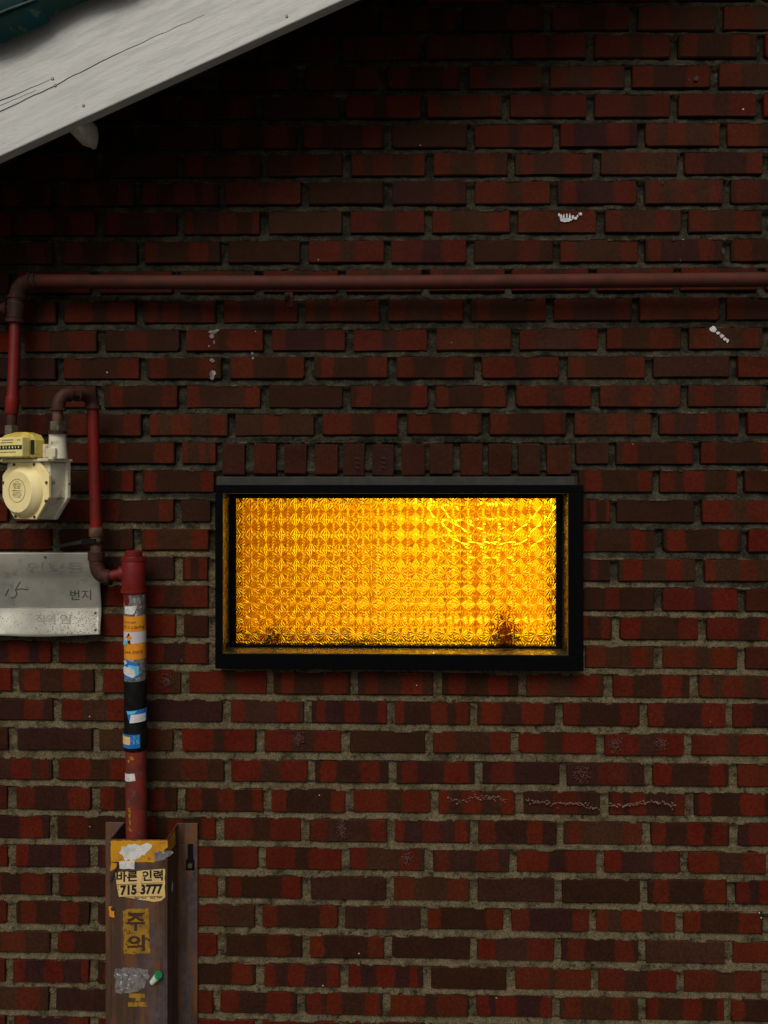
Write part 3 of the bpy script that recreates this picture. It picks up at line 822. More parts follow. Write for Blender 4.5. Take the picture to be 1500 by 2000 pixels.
pb_ = P(535, 1262, .092)
pl = thing('potted_plant', (pb_.x, .092, SZ), 'low dark plant blurred behind the lower left corner of the amber glass', 'plant')
lathe(MB(), (pb_.x, .092, SZ), [(.018, 0), (.024, .018), (.022, .018)]).build('pot', M['jar'], pl, smooth=True)
lf = MB(); r = random.Random(4)
for k in range(16):
    a = r.uniform(0, 6.28); d = Vector((math.cos(a) * .03, math.sin(a) * .012, r.uniform(.006, .03))); s_ = Vector((-math.sin(a) * .006, math.cos(a) * .006, 0)); q = Vector((pb_.x, .092, SZ + .018))
    lf.add([q, q + d * .5 + s_, q + d, q + d * .5 - s_], [(0, 1, 2, 3)])
lf.build('leaves', M['leaf'], pl)
pb2 = P(700, 1262, .093)
pl2 = thing('trailing_plant', (pb2.x, .093, SZ), 'low wide green plant blurred behind the bottom middle of the amber glass', 'plant')
lathe(MB(), (pb2.x, .093, SZ), [(.022, 0), (.024, .014), (.023, .014)]).build('tray', M['room_wood'], pl2, smooth=True)
lf = MB()
for k in range(30):
    a = r.uniform(0, 6.28); q = Vector((pb2.x + r.uniform(-.06, .06), .093, SZ + .009)); d = Vector((math.cos(a) * .02, math.sin(a) * .015, r.uniform(.004, .017))); s_ = Vector((-math.sin(a) * .006, math.cos(a) * .006, 0))
    lf.add([q, q + d * .5 + s_, q + d, q + d * .5 - s_], [(0, 1, 2, 3)])
lf.build('leaves', M['leaf'], pl2)

# ------------------------------------------------------------------ gas pipe along the wall
YP = -0.052
RP = .0163
gp = thing('gas_pipe', P(30, 600, YP), 'dull red brown gas pipe crossing the wall above the window', 'pipe')
run = [P(u, v, YP) for u, v in ((66, 549), (300, 551.5), (560, 552.5), (800, 551.5), (1050, 549.5), (1300, 547.5), (1500, 546), (1900, 543))]
MB().tube(run, RP, 24).build('long_pipe', M['dull_pipe'], gp, smooth=True)
el = arc(P(72, 549, YP), P(33, 549, YP), P(34, 588, YP), 10)
MB().tube(el, RP * 1.16, 22).build('elbow', M['brown_fitting'], gp, smooth=True)
MB().tube([P(58, 549, YP), P(62, 549, YP)], RP * 1.32, 22).build('elbow_collar', M['brown_fitting'], gp, smooth=True)
MB().tube([P(34, 578, YP), P(34, 584, YP)], RP * 1.32, 22).build('elbow_collar', M['brown_fitting'], gp, smooth=True)
tee = MB().tube([P(32, 586, YP), P(31.5, 590, YP), P(30, 622, YP), P(30, 624, YP)], [RP * 1.05, RP * 1.18, RP * 1.18, RP * 1.05], 22)
tee.tube([P(30, 603, YP), P(-30, 602, YP)], RP * .72, 18); tee.tube([P(16, 603, YP), P(6, 603, YP)], [RP * 1.1, RP * .82], 18)
tee.build('tee', M['brown_fitting'], gp, smooth=True)
MB().tube([P(30, 624, YP), P(30, 631, YP)], RP * 1.36, 22).build('tee_collar', M['brown_fitting'], gp, smooth=True)
drop = [P(30, 628, YP), P(27, 720, YP - .01), P(24.5, 778, YP - .018)]
MB().tube(drop, RP * .80, 22).build('drop_pipe', M['red_pipe'], gp, smooth=True)
MB().tube([P(24.5, 775, YP - .018), P(24.3, 779, YP - .018), P(23, 806, YP - .02), P(23, 809, YP - .02)], [RP * .9, RP * .95, RP * .92, RP * .82], 22).build('coupling', M['red_pipe'], gp, smooth=True)
MB().tube([P(23, 806, YP - .02), P(23, 834, YP - .022)], RP * .70, 20).build('threaded_nipple', M['brown_fitting'], gp, smooth=True)
MB().tube([P(22, 832, YP - .024), P(22, 860, YP - .026)], RP * .98, 6).build('union_nut', M['olive'], gp, bevel=.001)
# saddle clip and screw
sc = MB().tube([P(557, 539, YP), P(564, 539.0, YP)], .003, 8)
st_ = MB()
pc_ = P(560, 552.5, YP)
st_.tube([(pc_.x - .006, YP, pc_.z), (pc_.x + .006, YP, pc_.z)], RP * 1.03, 24)
st_.build('saddle_clip', M['dull_pipe'], gp, smooth=True)
MB().box((pc_.x - .007, -.004, pc_.z - .045), (pc_.x + .007, .001, pc_.z - .01)).build('clip_plate', M['dull_pipe'], gp)
q = P(560, 577, -.01); MB().tube([(q.x, -.018, q.z), (q.x, -.012, q.z), (q.x, .0, q.z)], [.004, .0068, .0068], 14).build('clip_screw', M['olive'], gp, smooth=True)

# ------------------------------------------------------------------ gas meter
TH = math.radians(-24)
pin, pout = P(22, 850, -.082), P(113, 850, -.139)
mc = (pin + pout) / 2
MZ0 = 1.3735
def mx(v):
    c_, s_ = math.cos(TH), math.sin(TH)
    return Vector((mc.x + c_ * v.x - s_ * v.y, mc.y + s_ * v.x + c_ * v.y, MZ0 + v.z))
mt = thing('gas_meter', (mc.x, mc.y, MZ0), 'cream enamelled gas meter with yellowed counter box hanging on the pipes', 'gas meter')
def mm(): return MB(mx)
W2 = .075
def plate(w, zt, ch_b, ch_t):
    return [(-w + ch_b, 0), (w - ch_b, 0), (w, ch_b * 1.25), (w, zt - ch_t), (w - ch_t, zt), (-w + ch_t, zt), (-w, zt - ch_t), (-w, ch_b * 1.25)]
mm().prism([(x, z + .004) for x, z in plate(W2 - .006, .130, .038, .006)], -.017, .030).build('body', M['meter_grey'], mt, bevel=.003)
mm().prism(plate(W2 + .001, .138, .040, .004), .026, .036).build('rear_flange', M['meter_grey'], mt, bevel=.0015)
mm().prism([(x, z + .002) for x, z in plate(W2, .130, .040, .030)], -.0245, -.0165).build('front_flange', M['meter'], mt, bevel=.0018)
# domed diaphragm cover
def disc(mb, cx, cz, prof, n=40):
    mb.tube([(cx, y, cz) for _, y in prof], [r_ for r_, _ in prof], n)
    return mb
CX, CZ = -.002, .064
disc(mm(), CX, CZ, [(.060, -.022), (.0595, -.0255), (.0560, -.0325), (.0530, -.0360), (.0475, -.0425), (.0462, -.0440)], 44).build('diaphragm_cover', M['meter'], mt, smooth=True)
tor = mm(); rr_ = .026
tor.tube([(CX + math.cos(a) * rr_, -.0442, CZ + .003 + math.sin(a) * rr_) for a in [2 * math.pi * i / 40 for i in range(41)]], .0006, 6, False)
tor.build('badge_ring', M['grime'], mt)
pr = mm(); r = random.Random(3)
for i, (z, w_) in enumerate(((.014, .026), (.0095, .024), (.005, .020), (-.001, .030), (-.006, .026), (-.0105, .028), (-.015, .020))):
    x = -w_ / 2
    while x < w_ / 2:
        l = r.uniform(.0012, .0034); pr.box((CX + x, -.0446, CZ + .003 + z), (CX + x + l, -.0438, CZ + .003 + z + r.uniform(.0010, .0026))); x += l + r.uniform(.0006, .0018)
for x in (-.003, .003): pr.box((CX + x - .0012, -.0446, CZ + .022), (CX + x + .0012, -.0438, CZ + .0245))
pr.build('printed_badge', M['grime'], mt)
for x, z in ((-.035, .126), (.030, .126), (-.070, .085), (.069, .085), (-.070, .044), (.067, .044), (-.030, .008), (.031, .008)):
    b_ = mm(); b_.tube([(x, -.0268, z), (x, -.0235, z)], .0034, 8); b_.build('bolt', M['screw'], mt)
for z in (.082, .043):
    b_ = mm(); b_.tube([(W2 + .002, .031, z), (W2 + .0005, .031, z)], .0022, 8); b_.build('bolt', M['screw'], mt)
mm().box((-W2 - .001, -.030, .132), (W2 + .003, .040, .139)).build('shelf', M['meter_grey'], mt, bevel=.002)
mm().box((.008, -.016, .139), (.052, .026, .172)).build('valve_housing', M['meter_grey'], mt, bevel=.004)
mm().box((-.052, -.010, .139), (.0075, .024, .172)).build('valve_housing', M['meter_grey'], mt, bevel=.004)
for x in (-.07, .07):
    p_ = mm(); p_.tube([(x, .004, .139), (x, .004, .150), (x, .004, .178), (x, .004, .1945)], [.0215, .0205, .0185, .0180], 24); p_.build('port', M['meter_grey'], mt, smooth=True)
bx = mm(); bx.prism([(.056, .142), (.086, .142), (.086, .162), (.056, .162)], -.0175, -.012); bx.build('port_boss', M['meter_grey'], mt, bevel=.001)
ib = mm(); ib.prism([(-.070, .1405), (.047, .1405), (.047, .180), (.038, .192), (.014, .1985), (-.016, .199), (-.050, .194), (-.070, .184)], -.038, -.0105)
ib.build('index_housing', M['index'], mt, bevel=.003)
mm().box((-.068, -.0585, .1425), (.032, -.0383, .186)).build('counter_box', M['index_face'], mt, bevel=.002)
mm().box((-.066, -.0593, .1590), (.0312, -.0584, .1680)).build('counter_window', M['black'], mt)
dg = mm(); r = random.Random(9)
for i in range(9):
    x = -.058 + i * .0098; dg.box((x, -.0597, .1612), (x + r.uniform(.0022, .0040), -.0592, .1658))
dg.build('counter_digits', M['index_face'], mt)
pr = mm()
for z, a, b_ in ((.1785, -.052, -.044), (.1785, .017, .026), (.1790, -.032, .004), (.1735, -.036, .002), (.1520, -.044, .012)):
    x = a
    while x < b_: l = r.uniform(.0015, .004); pr.box((x, -.0591, z), (min(x + l, b_), -.0584, z + .0019)); x += l + .0011
pr.build('index_print', M['grime'], mt)
mm().box((.0355, -.0405, .1480), (.0462, -.0375, .1800)).build('index_shutter', M['black'], mt, bevel=.001)
mm().box((-W2, -.027, .130), (.030, -.0165, .1400)).build('index_rail', M['index'], mt, bevel=.0015)

# ------------------------------------------------------------------ outlet pipe and riser
YR = -.062
op = thing('riser_pipe', P(265, 1640, YR), 'red gas riser wrapped in tape and torn stickers, looping up to the meter', 'pipe')
RQ = .0148
YM = -.141
MB().tube([P(112.5, 824, YM), P(112.5, 842, YM)], RQ * 1.22, 6).build('union_nut', M['olive'], op, bevel=.001)
MB().tube([P(112.5, 842, YM), P(112.5, 847, YM)], RQ * 1.30, 20).build('washer', M['brown_fitting'], op, smooth=True)
MB().tube([P(112.5, 826, YM), P(113, 798, YM)], RQ * .78, 20).build('threaded_nipple', M['tan_fitting'], op, smooth=True)
MB().tube(arc(P(113.5, 802, YM), P(113.5, 770, YM), P(136, 770, YM + .02), 10), RQ * .98, 20).build('elbow', M['brown_fitting'], op, smooth=True)
MB().tube([P(113.5, 802, YM), P(113.5, 797, YM)], RQ * 1.14, 20).build('elbow_collar', M['brown_fitting'], op, smooth=True)
MB().tube([P(133, 770, YM + .018), P(137, 770, YM + .022)], RQ * 1.15, 20).build('elbow_collar', M['brown_fitting'], op, smooth=True)
MB().tube([P(136, 770, YM + .022), P(150, 770, YM + .038)], RQ * .96, 6).build('union_hex', M['brown_fitting'], op, bevel=.001)
MB().tube([P(149, 770, YM + .036), P(153, 770, YM + .041)], RQ * 1.15, 20).build('elbow_collar', M['brown_fitting'], op, smooth=True)
MB().tube(arc(P(151, 770, YM + .040), P(181, 769, YR), P(181.5, 800, YR), 10), RQ * 1.04, 20).build('elbow', M['brown_fitting'], op, smooth=True)
MB().tube([P(181.5, 791, YR), P(181.5, 799, YR)], RQ * 1.24, 20).build('elbow_collar', M['brown_fitting'], op, smooth=True)
MB().tube([P(181.5, 797, YR), P(184, 910, YR), P(187.5, 1033, YR)], RQ * .90, 22).build('outlet_pipe', M['red_pipe'], op, smooth=True)
MB().tube([P(187.5, 1030, YR), P(187.5, 1033, YR), P(188, 1046, YR), P(188, 1048, YR)], [RQ * .98, RQ * 1.08, RQ * 1.08, RQ * 1.0], 22).build('coupling', M['tan_fitting'], op, smooth=True)
MB().tube([P(188, 1044, YR), P(188, 1084, YR)], RQ * .88, 20).build('threaded_nipple', M['tan_fitting'], op, smooth=True)
MB().tube(arc(P(188, 1092, YR), P(188, 1131, YR - .004), P(216, 1126, YR), 10), RQ * 1.12, 22).build('elbow', M['brown_fitting'], op, smooth=True)
MB().tube([P(188, 1078, YR), P(188, 1094, YR)], RQ * 1.28, 22).build('elbow_collar', M['brown_fitting'], op, smooth=True)
MB().tube([P(208, 1128, YR), P(215, 1127, YR)], RQ * 1.28, 22).build('elbow_collar', M['brown_fitting'], op, smooth=True)
MB().tube([P(212, 1126, YR), P(246, 1119, YR)], RQ * .86, 20).build('short_pipe', M['red_pipe'], op, smooth=True)
tb = MB().tube([P(261, 1087, YR), P(261, 1091, YR), P(261, 1150, YR), P(261, 1156, YR)], [.0250, .0278, .0270, .0262], 28)
tb.tube([P(246, 1120, YR), P(236, 1121, YR)], [.019, .0185], 20)
tb.build('tee', M['red_pipe'], op, smooth=True)
MB().tube([P(261, 1150, YR), P(261, 1156, YR)], .0292, 28).build('tee_collar', M['red_pipe'], op, smooth=True)
MB().tube([P(261, 1088, YR), P(261, 1095, YR)], .0290, 28).build('tee_collar', M['red_pipe'], op, smooth=True)
MB().tube([P(261, 1075, YR), P(261, 1077, YR), P(261, 1090, YR)], [.017, .020, .020], 20).build('plug', M['red_pipe'], op, smooth=True)
RR = .0243
def rc_(v): return 263.0 + (v - 1156) * (267 - 263.0) / (1640 - 1156)     # riser centre column
MB().tube([P(rc_(v), v, YR) for v in (1150, 1300, 1450, 1600, 1690)], RR, 32).build('riser', M['riser_paint'], op, smooth=True)
def wrap_pt(u, v, lift):
    ax = P(rc_(v), v, YR); q = P(u, v, YR)
    s_ = max(-.995, min(.995, (q.x - ax.x) / (RR + .0005))); va = math.atan2(ax.x - CAM.x, YR - CAM.y)   # turn towards the viewer side
    a = math.asin(s_)
    return Vector((ax.x + math.sin(a) * (RR + lift), YR - math.cos(a) * (RR + lift), ax.z))
def wrap_poly(name, px, mat, lift=.0006, cols=10):
    """sticker lying on the riser: outline in photo px, sliced into columns"""
    us = [p[0] for p in px]; u0, u1 = min(us), max(us); mb = MB()
    def span(u):
        vs = []
        for (a, b_), (c_, d_) in zip(px, px[1:] + px[:1]):
            if (a - u) * (c_ - u) <= 0 and a != c_: vs.append(b_ + (d_ - b_) * (u - a) / (c_ - a))
        return min(vs), max(vs)
    prev = None
    for i in range(cols + 1):
        u = u0 + (u1 - u0) * (i + .0) / cols; uu = min(max(u, u0 + .02), u1 - .02)
        a, b_ = span(uu); cur = (wrap_pt(u, a, lift), wrap_pt(u, b_, lift))
        if prev: mb.add([prev[0], cur[0], cur[1], prev[1]], [(0, 1, 2, 3)])
        prev = cur
    o = mb.build(name, mat, op); s_ = o.modifiers.new('thickness', 'SOLIDIFY'); s_.thickness = .0004; s_.offset = -1
    return o
def band(name, v0, v1, mat, lift, n=28):
    return MB().tube([P(rc_(v0), v0, YR), P(rc_(v1), v1, YR)], RR + lift, n).build(name, mat, op, smooth=True)
def text_mesh(body, bold=0.0):
    cu = bpy.data.curves.new('lettering', 'FONT'); cu.body = body; cu.size = 1.0; cu.align_x = 'LEFT'; cu.offset = bold; cu.resolution_u = 3
    o = bpy.data.objects.new('lettering', cu); col.objects.link(o)
    dg_ = bpy.context.evaluated_depsgraph_get(); me = bpy.data.meshes.new_from_object(o.evaluated_get(dg_))
    vs = [v.co.copy() for v in me.vertices]; fs = [tuple(p.vertices) for p in me.polygons]
    bpy.data.objects.remove(o); bpy.data.curves.remove(cu); bpy.data.meshes.remove(me)
    if not vs: return [], []
    x0, x1 = min(v.x for v in vs), max(v.x for v in vs); y0, y1 = min(v.y for v in vs), max(v.y for v in vs)
    return [((v.x - x0) / (x1 - x0 or 1), (v.y - y0) / (y1 - y0 or 1)) for v in vs], fs
def flat_text(name, body, u0, u1, v0, v1, y, mat, parent, bold=0.0, skew=0.0, warp=None):
    vs, fs = text_mesh(body, bold)
    mb = MB(); out = []
    for a, b_ in vs:
        u = u0 + (u1 - u0) * a; v = v1 + (v0 - v1) * b_ + skew * a
        q = P(u, v, y if warp is None else warp(u, v)); out.append(q)
    mb.add(out, fs); o = mb.build(name, mat, parent)
    s_ = o.modifiers.new('thickness', 'SOLIDIFY'); s_.thickness = .0003; s_.offset = -1
    return o
def wrap_text(name, body, u0, u1, v0, v1, mat, lift=.0012, bold=0.0):
    vs, fs = text_mesh(body, bold)
    mb = MB(); mb.add([wrap_pt(u0 + (u1 - u0) * a, v1 + (v0 - v1) * b_, lift) for a, b_ in vs], fs); return mb.build(name, mat, op)

band('grey_tape', 1160, 1202, M['grey_paper'], .0005)
wrap_poly('red_paint_remnant', [(245, 1158), (258, 1158), (260, 1172), (256, 1180), (251, 1180), (247, 1172)], M['red_pipe'], .0010)
wrap_poly('torn_paper', [(250, 1182), (274, 1180), (271, 1190), (268, 1197), (250, 1196)], M['paper'], .0012)
band('orange_label', 1201, 1284, M['orange'], .0008)
band('white_label_panel', 1231, 1253, M['lilac'], .0011)
wrap_text('lettering', '도시가스배관', 247, 272, 1210, 1215, M['brown_ink'])
wrap_text('lettering', '최고-2.0kPa', 248, 283, 1218, 1225, M['brown_ink'])
wrap_text('lettering', '1544-3002', 247, 282, 1267, 1273, M['brown_ink'])
wrap_poly('flow_arrow', [(251, 1243), (259, 1232), (266, 1243), (262, 1243), (262, 1254), (256, 1254), (256, 1243)], M['orange'], .0014, 16)
wrap_poly('flow_arrow_shade', [(254, 1240), (259, 1232), (261, 1236), (256, 1243)], M['black'], .0017, 8)
wrap_poly('flow_arrow_shade', [(257, 1247), (262, 1247), (262, 1254), (257, 1252)], M['black'], .0017, 6)
wrap_poly('cyan_scrap', [(243, 1253), (254, 1246), (258, 1250), (250, 1259)], M['cyan'], .0021, 6)
band('grey_tape', 1284, 1330, M['grey_paper'], .0005)
wrap_poly('blue_sticker', [(247, 1285), (262, 1287), (277, 1293), (279, 1312), (272, 1320), (252, 1324), (247, 1312)], M['blue'], .0010)
wrap_poly('cyan_scrap', [(258, 1294), (277, 1297), (277, 1313), (268, 1318), (258, 1308)], M['cyan'], .0014)
wrap_poly('torn_paper', [(244, 1303), (249, 1297), (262, 1299), (271, 1304), (272, 1315), (268, 1319), (246, 1312)], M['paper'], .0018)
wrap_poly('torn_paper', [(247, 1288), (252, 1285), (256, 1291), (250, 1295)], M['paper'], .0016, 6)
MB().tube([P(rc_(v), v, YR) for v in (1327, 1331, 1375, 1400, 1420, 1426, 1456, 1463)], [RR + .0008, RR + .0018, RR + .0014, RR + .0024, RR + .0015, RR + .0032, RR + .0030, RR + .0010], 30).build('black_tape_wrap', M['tape'], op, smooth=True)
wrap_poly('blue_sticker', [(256, 1382), (285, 1380), (285, 1404), (262, 1406)], M['blue'], .0042)
wrap_poly('torn_paper', [(264, 1389), (284, 1389), (284, 1404), (262, 1405)], M['paper'], .0048)
wrap_poly('cyan_scrap', [(257, 1383), (274, 1382), (270, 1387), (259, 1389)], M['cyan'], .0047)
wrap_poly('blue_sticker', [(244, 1428), (278, 1428), (278, 1454), (245, 1455)], M['blue'], .0042)
wrap_poly('cream_scrap', [(244, 1432), (263, 1432), (263, 1447), (244, 1448)], M['label'], .0048)
wrap_text('lettering', '52', 268, 277, 1430, 1437, M['cyan'], .0047)
wrap_text('lettering', '35', 266, 277, 1439, 1446, M['cyan'], .0047)
wrap_poly('white_sticker', [(248, 1506), (270, 1503), (272, 1517), (248, 1521)], M['paper'], .0008)
for px in ([(259, 1472), (266, 1470), (270, 1476), (264, 1478)], [(256, 1478), (261, 1476), (260, 1484), (257, 1482)], [(257, 1571), (262, 1569), (263, 1580), (259, 1578)],
           [(258, 1581), (263, 1582), (262, 1592), (259, 1590)], [(259, 1593), (263, 1594), (264, 1606), (260, 1604)], [(258, 1608), (266, 1612), (265, 1616), (260, 1614)]):
    wrap_poly('yellow_paint_remnant', px, M['yellow_worn'], .0008, 5)
# strap tail by the coupling
sp = thing('cable_strap', P(178, 1057, YR), 'short black strap with a faded tail tied round the riser by the meter', 'strap')
MB().tube([P(188, 1058, YR), P(188.3, 1063, YR)], RQ * 1.10, 20).build('strap_band', M['tape'], sp, smooth=True)
MB().pxprism([(158, 1053), (186, 1052), (186, 1061), (160, 1064)], YR - .018, .004).build('strap_buckle', M['tape'], sp)
MB().pxprism([(96, 1068), (128, 1061), (158, 1055), (159, 1062), (128, 1067), (108, 1071)], YR + .03, .004).build('strap_tail', M['cement'], sp)

# ------------------------------------------------------------------ house-number plate
def sheet_y(u, v):
    t = (v - 1079) / 162.0
    return -.036 + .026 * min(1, t / .66) - .034 * max(0, (t - .68) / .32) ** 0.85 - .004 * math.sin(min(1, t / .3) * math.pi) + .002 * math.sin(u * .05)
    return -.016 - .014 * math.sin(max(0, min(1, (t - .15) / .55)) * math.pi) - .018 * math.exp(-((t - 1.0) / .22) ** 2) * 1.0 + .006 * math.exp(-((t - .68) / .05) ** 2) + .002 * math.sin(u * .05)
hp = thing('number_plate', P(60, 1241, -.03), 'bent grey sheet metal house number plate below the gas meter', 'plate')
mb = MB(); us = np.linspace(-190, 197, 46); vs_ = np.linspace(1079, 1241, 44); vs = []
for v in vs_:
    for u in us:
        du = 0
        if u > 190: du = -6 * max(0, (1125 - v) / 46.0) + 1.2 * math.sin(v * .07)
        vs.append(P(u + du, v + (2.5 * math.sin(u * .02) if v > 1238 else 0), sheet_y(u, v)))
nu = len(us)
mb.add(vs, [(j * nu + i, j * nu + i + 1, (j + 1) * nu + i + 1, (j + 1) * nu + i) for j in range(len(vs_) - 1) for i in range(nu - 1)])
so = mb.build('sheet', M['sheet'], hp, smooth=True); s_ = so.modifiers.new('thickness', 'SOLIDIFY'); s_.thickness = .0012; s_.offset = 1
wy = lambda u, v: sheet_y(u, v) - .0016
def stroke(pts, w):
    mb = MB()
    for i in range(len(pts) - 1):
        (a, b_), (c_, d_) = pts[i], pts[i + 1]; ln = math.hypot(c_ - a, d_ - b_) or 1; nx_, ny_ = -(d_ - b_) / ln * w / 2, (c_ - a) / ln * w / 2
        mb.add([P(a + nx_, b_ + ny_, wy(a, b_)), P(c_ + nx_, d_ + ny_, wy(c_, d_)), P(c_ - nx_, d_ - ny_, wy(c_, d_)), P(a - nx_, b_ - ny_, wy(a, b_))], [(0, 1, 2, 3)])
    return mb
n15 = stroke([(17, 1150), (14, 1157), (10, 1164)], 2.2)
for s_ in (stroke([(40, 1136), (36, 1142), (32, 1149), (30, 1153)], 2.0), stroke([(30, 1153), (33, 1157), (32, 1163), (27, 1168), (21, 1167)], 2.0), stroke([(30, 1152), (42, 1150), (56, 1152)], 1.9)): n15.add(s_.v, s_.f)
n15.build('handwritten_number', M['ink'], hp)
flat_text('lettering', '번지', 137, 178, 1152, 1172, 0, M['ink'], hp, warp=wy)
flat_text('lettering', '인보동', 54, 165, 1098, 1118, 0, M['faint_ink'], hp, warp=wy)
flat_text('lettering', '직역', 70, 108, 1200, 1219, 0, M['faint_ink'], hp, warp=wy)
flat_text('lettering', '암', 117, 142, 1200, 1218, 0, M['faint_ink'], hp, warp=wy)
r = random.Random(12); pit = MB()
for k in range(330):
    u = min(196, max(60, 196 - abs(r.gauss(0, 55)))) if r.random() < .7 else r.uniform(0, 196); v = r.uniform(1193, 1238); a = r.uniform(.5, 1.3)
    if u > 194: continue
    pit.add([P(u + a * math.cos(t), v + a * math.sin(t), wy(u, v)) for t in (0, 1.3, 2.6, 3.9, 5.2)], [(4, 3, 2, 1, 0)])
po = pit.build('rust_pits', M['grime'], hp); tag(po, kind='stuff')
for u, v in ((187, 1197), (187, 1230), (89, 1088)):
    q = P(u, v, sheet_y(u, v)); MB().tube([(q.x, q.y - .004, q.z), (q.x, q.y + .004, q.z)], .0028, 9).build('nail', M['screw'], hp)

# ------------------------------------------------------------------ pipe guard channel
YG = -.092
xa, xb_, xc, xd = P(208, 1620, 0).x, P(214, 1650, YG).x, P(327, 1650, YG).x, P(387, 1620, 0).x
ztop = P(300, 1607, -.006).z
gd = thing('pipe_guard', ((xb_ + xc) / 2, YG / 2, 0), 'rusting mauve steel channel covering the foot of the riser, plastered with stickers', 'pipe guard')
gb = MB(); t_ = .0035
zf = P(280, 1640, YG).z
sx0, sx1 = P(367, 1660, -.004).x, P(378, 1660, -.004).x; wx0, wx1 = P(363.5, 1690, -.004).x, P(380.5, 1690, -.004).x
sz0, sz1, sz2 = P(372, 1648, -.004).z, P(372, 1678, -.004).z, P(372, 1700, -.004).z
fy0, fy1 = -.0065, -.0030
gb.box((xa, fy0, 0), (xb_ + t_, fy1, ztop))
gb.box((xb_, YG, 0), (xb_ + t_, fy0 - .0001, ztop)); gb.box((xc - t_, YG, 0), (xc, fy0 - .0001, ztop))
gb.box((xb_ + t_ + .0001, YG, 0), (xc - t_ - .0001, YG + t_, zf))
x_in = xc - t_
gb.box((x_in, fy0, sz0), (xd, fy1, ztop)); gb.box((x_in, fy0, 0), (xd, fy1, sz2))
gb.box((x_in, fy0, sz1), (sx0, fy1, sz0)); gb.box((sx1, fy0, sz1), (xd, fy1, sz0))
gb.box((x_in, fy0, sz2), (wx0, fy1, sz1)); gb.box((wx1, fy0, sz2), (xd, fy1, sz1))
gbo = gb.build('channel', M['guard'], gd, bevel=.0009)
q = P(372, 1690, -.004); MB().tube([(q.x, -.010, q.z), (q.x, .004, q.z)], .0062, 6).build('fixing_bolt', M['screw'], gd, bevel=.0008)
q = P(217, 1775, YG); MB().tube([(q.x + .004, YG - .0015, q.z), (q.x + .004, YG + .002, q.z)], .0045, 12).build('side_hole', M['crack'], gd)
MB().box((P(362, 1690, -.004).x, -.0028, sz2 - .004), (P(382, 1690, -.004).x, -.0014, sz0 + .003)).build('slot_shade_backing', M['tape'], gd)  # black sheet added behind the keyhole slot as its deep shade
MB().add([(xc + .0005, YG + .001, zf - .001), (xc + .0005, -.035, P(327, 1620, -.035).z), (xc + .0005, -.030, P(327, 1650, -.035).z), (xc + .0005, YG + .001, zf - .034)], [(0, 1, 2, 3)]).build('yellow_band', M['yellow'], gd)
def gst(name, px, mat, layer=1):
    return MB().pxprism(px, YG - .0006 * layer, .0005).build(name, mat, gd)
def ragged(px, amp, seed, step=6):
    r = random.Random(seed); out = []
    for (a, b_), (c_, d_) in zip(px, px[1:] + px[:1]):
        n = max(1, int(math.hypot(c_ - a, d_ - b_) / step))
        for i in range(n): out.append((a + (c_ - a) * i / n + r.uniform(-amp, amp), b_ + (d_ - b_) * i / n + r.uniform(-amp, amp)))
    return out
gst('yellow_band', ragged([(216, 1642), (327, 1642), (327, 1654), (300, 1684), (216, 1683)], .8, 1), M['yellow'])
gst('torn_paper', ragged([(234, 1658), (250, 1650), (298, 1649), (296, 1655), (292, 1664), (262, 1678), (243, 1681), (241, 1670), (233, 1664)], 2.6, 2, 5), M['paper'], 2)
gst('torn_paper', ragged([(300, 1664), (334, 1662), (338, 1666), (316, 1682), (302, 1682)], 1.8, 3, 5), M['grey_paper'], 2)
gst('torn_paper', ragged([(233, 1683), (263, 1681), (263, 1697), (233, 1697)], .8, 4), M['paper'], 2)
gst('hazard_scrap', ragged([(216, 1684), (229, 1686), (225, 1697), (216, 1702)], 1.0, 5, 4), M['yellow'], 1)
gst('black_scrap', [(230, 1687), (232, 1690), (219, 1723), (214, 1722)], M['black'], 2)
LBL = ragged([(225, 1704), (322, 1697), (322, 1752), (315, 1759), (300, 1761), (262, 1755), (232, 1752), (229, 1735)], .8, 6, 9)
gst('paper_label', LBL, M['label'], 2)
yl = YG - .0016
flat_text('lettering', '바른 인력', 227, 318, 1702, 1723, yl, M['black'], gd, bold=.03, skew=-3)
flat_text('lettering', '715-3777', 235, 318, 1729, 1749, yl, M['black'], gd, bold=.05, skew=-3)
flat_text('lettering', '일당 잡부', 262, 317, 1752, 1756, yl, M['brown_ink'], gd, skew=-1)
flat_text('lettering', '대구', 226, 232, 1729, 1745, yl, M['brown_ink'], gd)
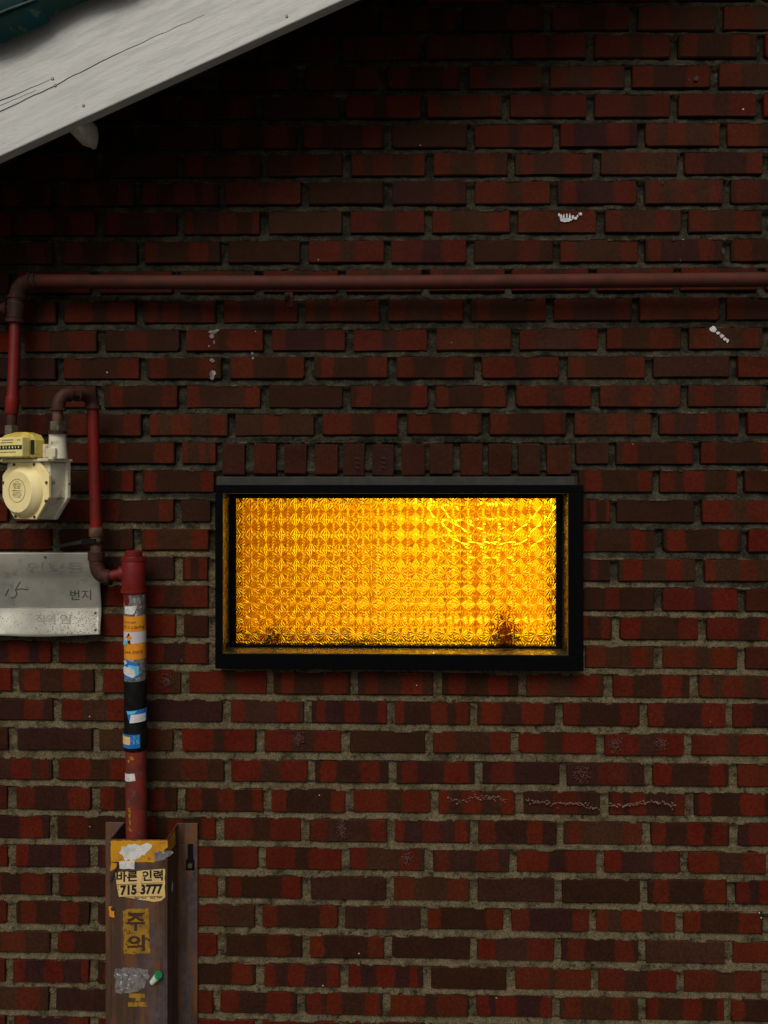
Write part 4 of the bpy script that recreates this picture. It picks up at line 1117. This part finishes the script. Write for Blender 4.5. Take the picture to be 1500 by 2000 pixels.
mb = ribbon([(228, 1728), (318, 1724)], .8, yl, .0003); mb.build('label_rule', M['black'], gd)
mb = ribbon([(234, 1752), (318, 1751)], .7, yl, .0003); mb.build('label_rule', M['black'], gd)
gst('cream_scrap', ragged([(267, 1708), (279, 1707), (277, 1724), (277, 1741), (267, 1742), (268, 1724)], 1.2, 8, 4), M['label'], 4)
gst('yellow_plate', ragged([(240, 1776), (291, 1775), (293, 1862), (242, 1864)], 1.2, 9), M['yellow_worn'], 1)
flat_text('lettering', '주', 247, 283, 1783, 1818, YG - .0010, M['brown_ink'], gd, bold=.03)
flat_text('lettering', '의', 248, 283, 1826, 1858, YG - .0010, M['brown_ink'], gd, bold=.03)
gst('sticker_residue', ragged([(224, 1893), (252, 1890), (288, 1893), (291, 1908), (280, 1932), (252, 1941), (226, 1940)], 2.2, 10, 5), M['grey_paper'], 1)
gst('yellow_stencil', [(252, 1941), (283, 1941), (283, 1948), (275, 1949), (274, 1957), (286, 1958), (287, 1966), (250, 1966), (250, 1958), (264, 1957), (265, 1949), (252, 1949)], M['yellow_worn'], 1)
gst('orange_scrap', ragged([(212.5, 1770), (222, 1772), (224, 1792), (214, 1790)], .8, 11, 4), M['orange'], 1)
# side scraps on the right cheek of the channel
q0 = P(340, 1725, YG / 2); MB().add([(xc + .0006, -.058, q0.z + .012), (xc + .0006, -.050, q0.z - .002), (xc + .0006, -.056, q0.z - .016), (xc + .0006, -.064, q0.z - .006)], [(0, 1, 2, 3)]).build('paper_scrap', M['lilac'], gd)
# green cap stuck to the channel
gc = thing('plastic_cap', P(302, 1914, YG - .008), 'small pale plastic cap with a green end stuck on the rusty channel', 'cap')
a_, b_ = P(297, 1919, YG - .008), P(309, 1905, YG - .012)
MB().tube([a_, a_ + (b_ - a_) * .9], [.0062, .0085], 18).build('cap_body', M['pale_green'], gc, smooth=True)
MB().tube([a_ + (b_ - a_) * .9, b_, b_ + (b_ - a_) * .12], [.0090, .0094, .0088], 18).build('cap_end', M['green'], gc, smooth=True)
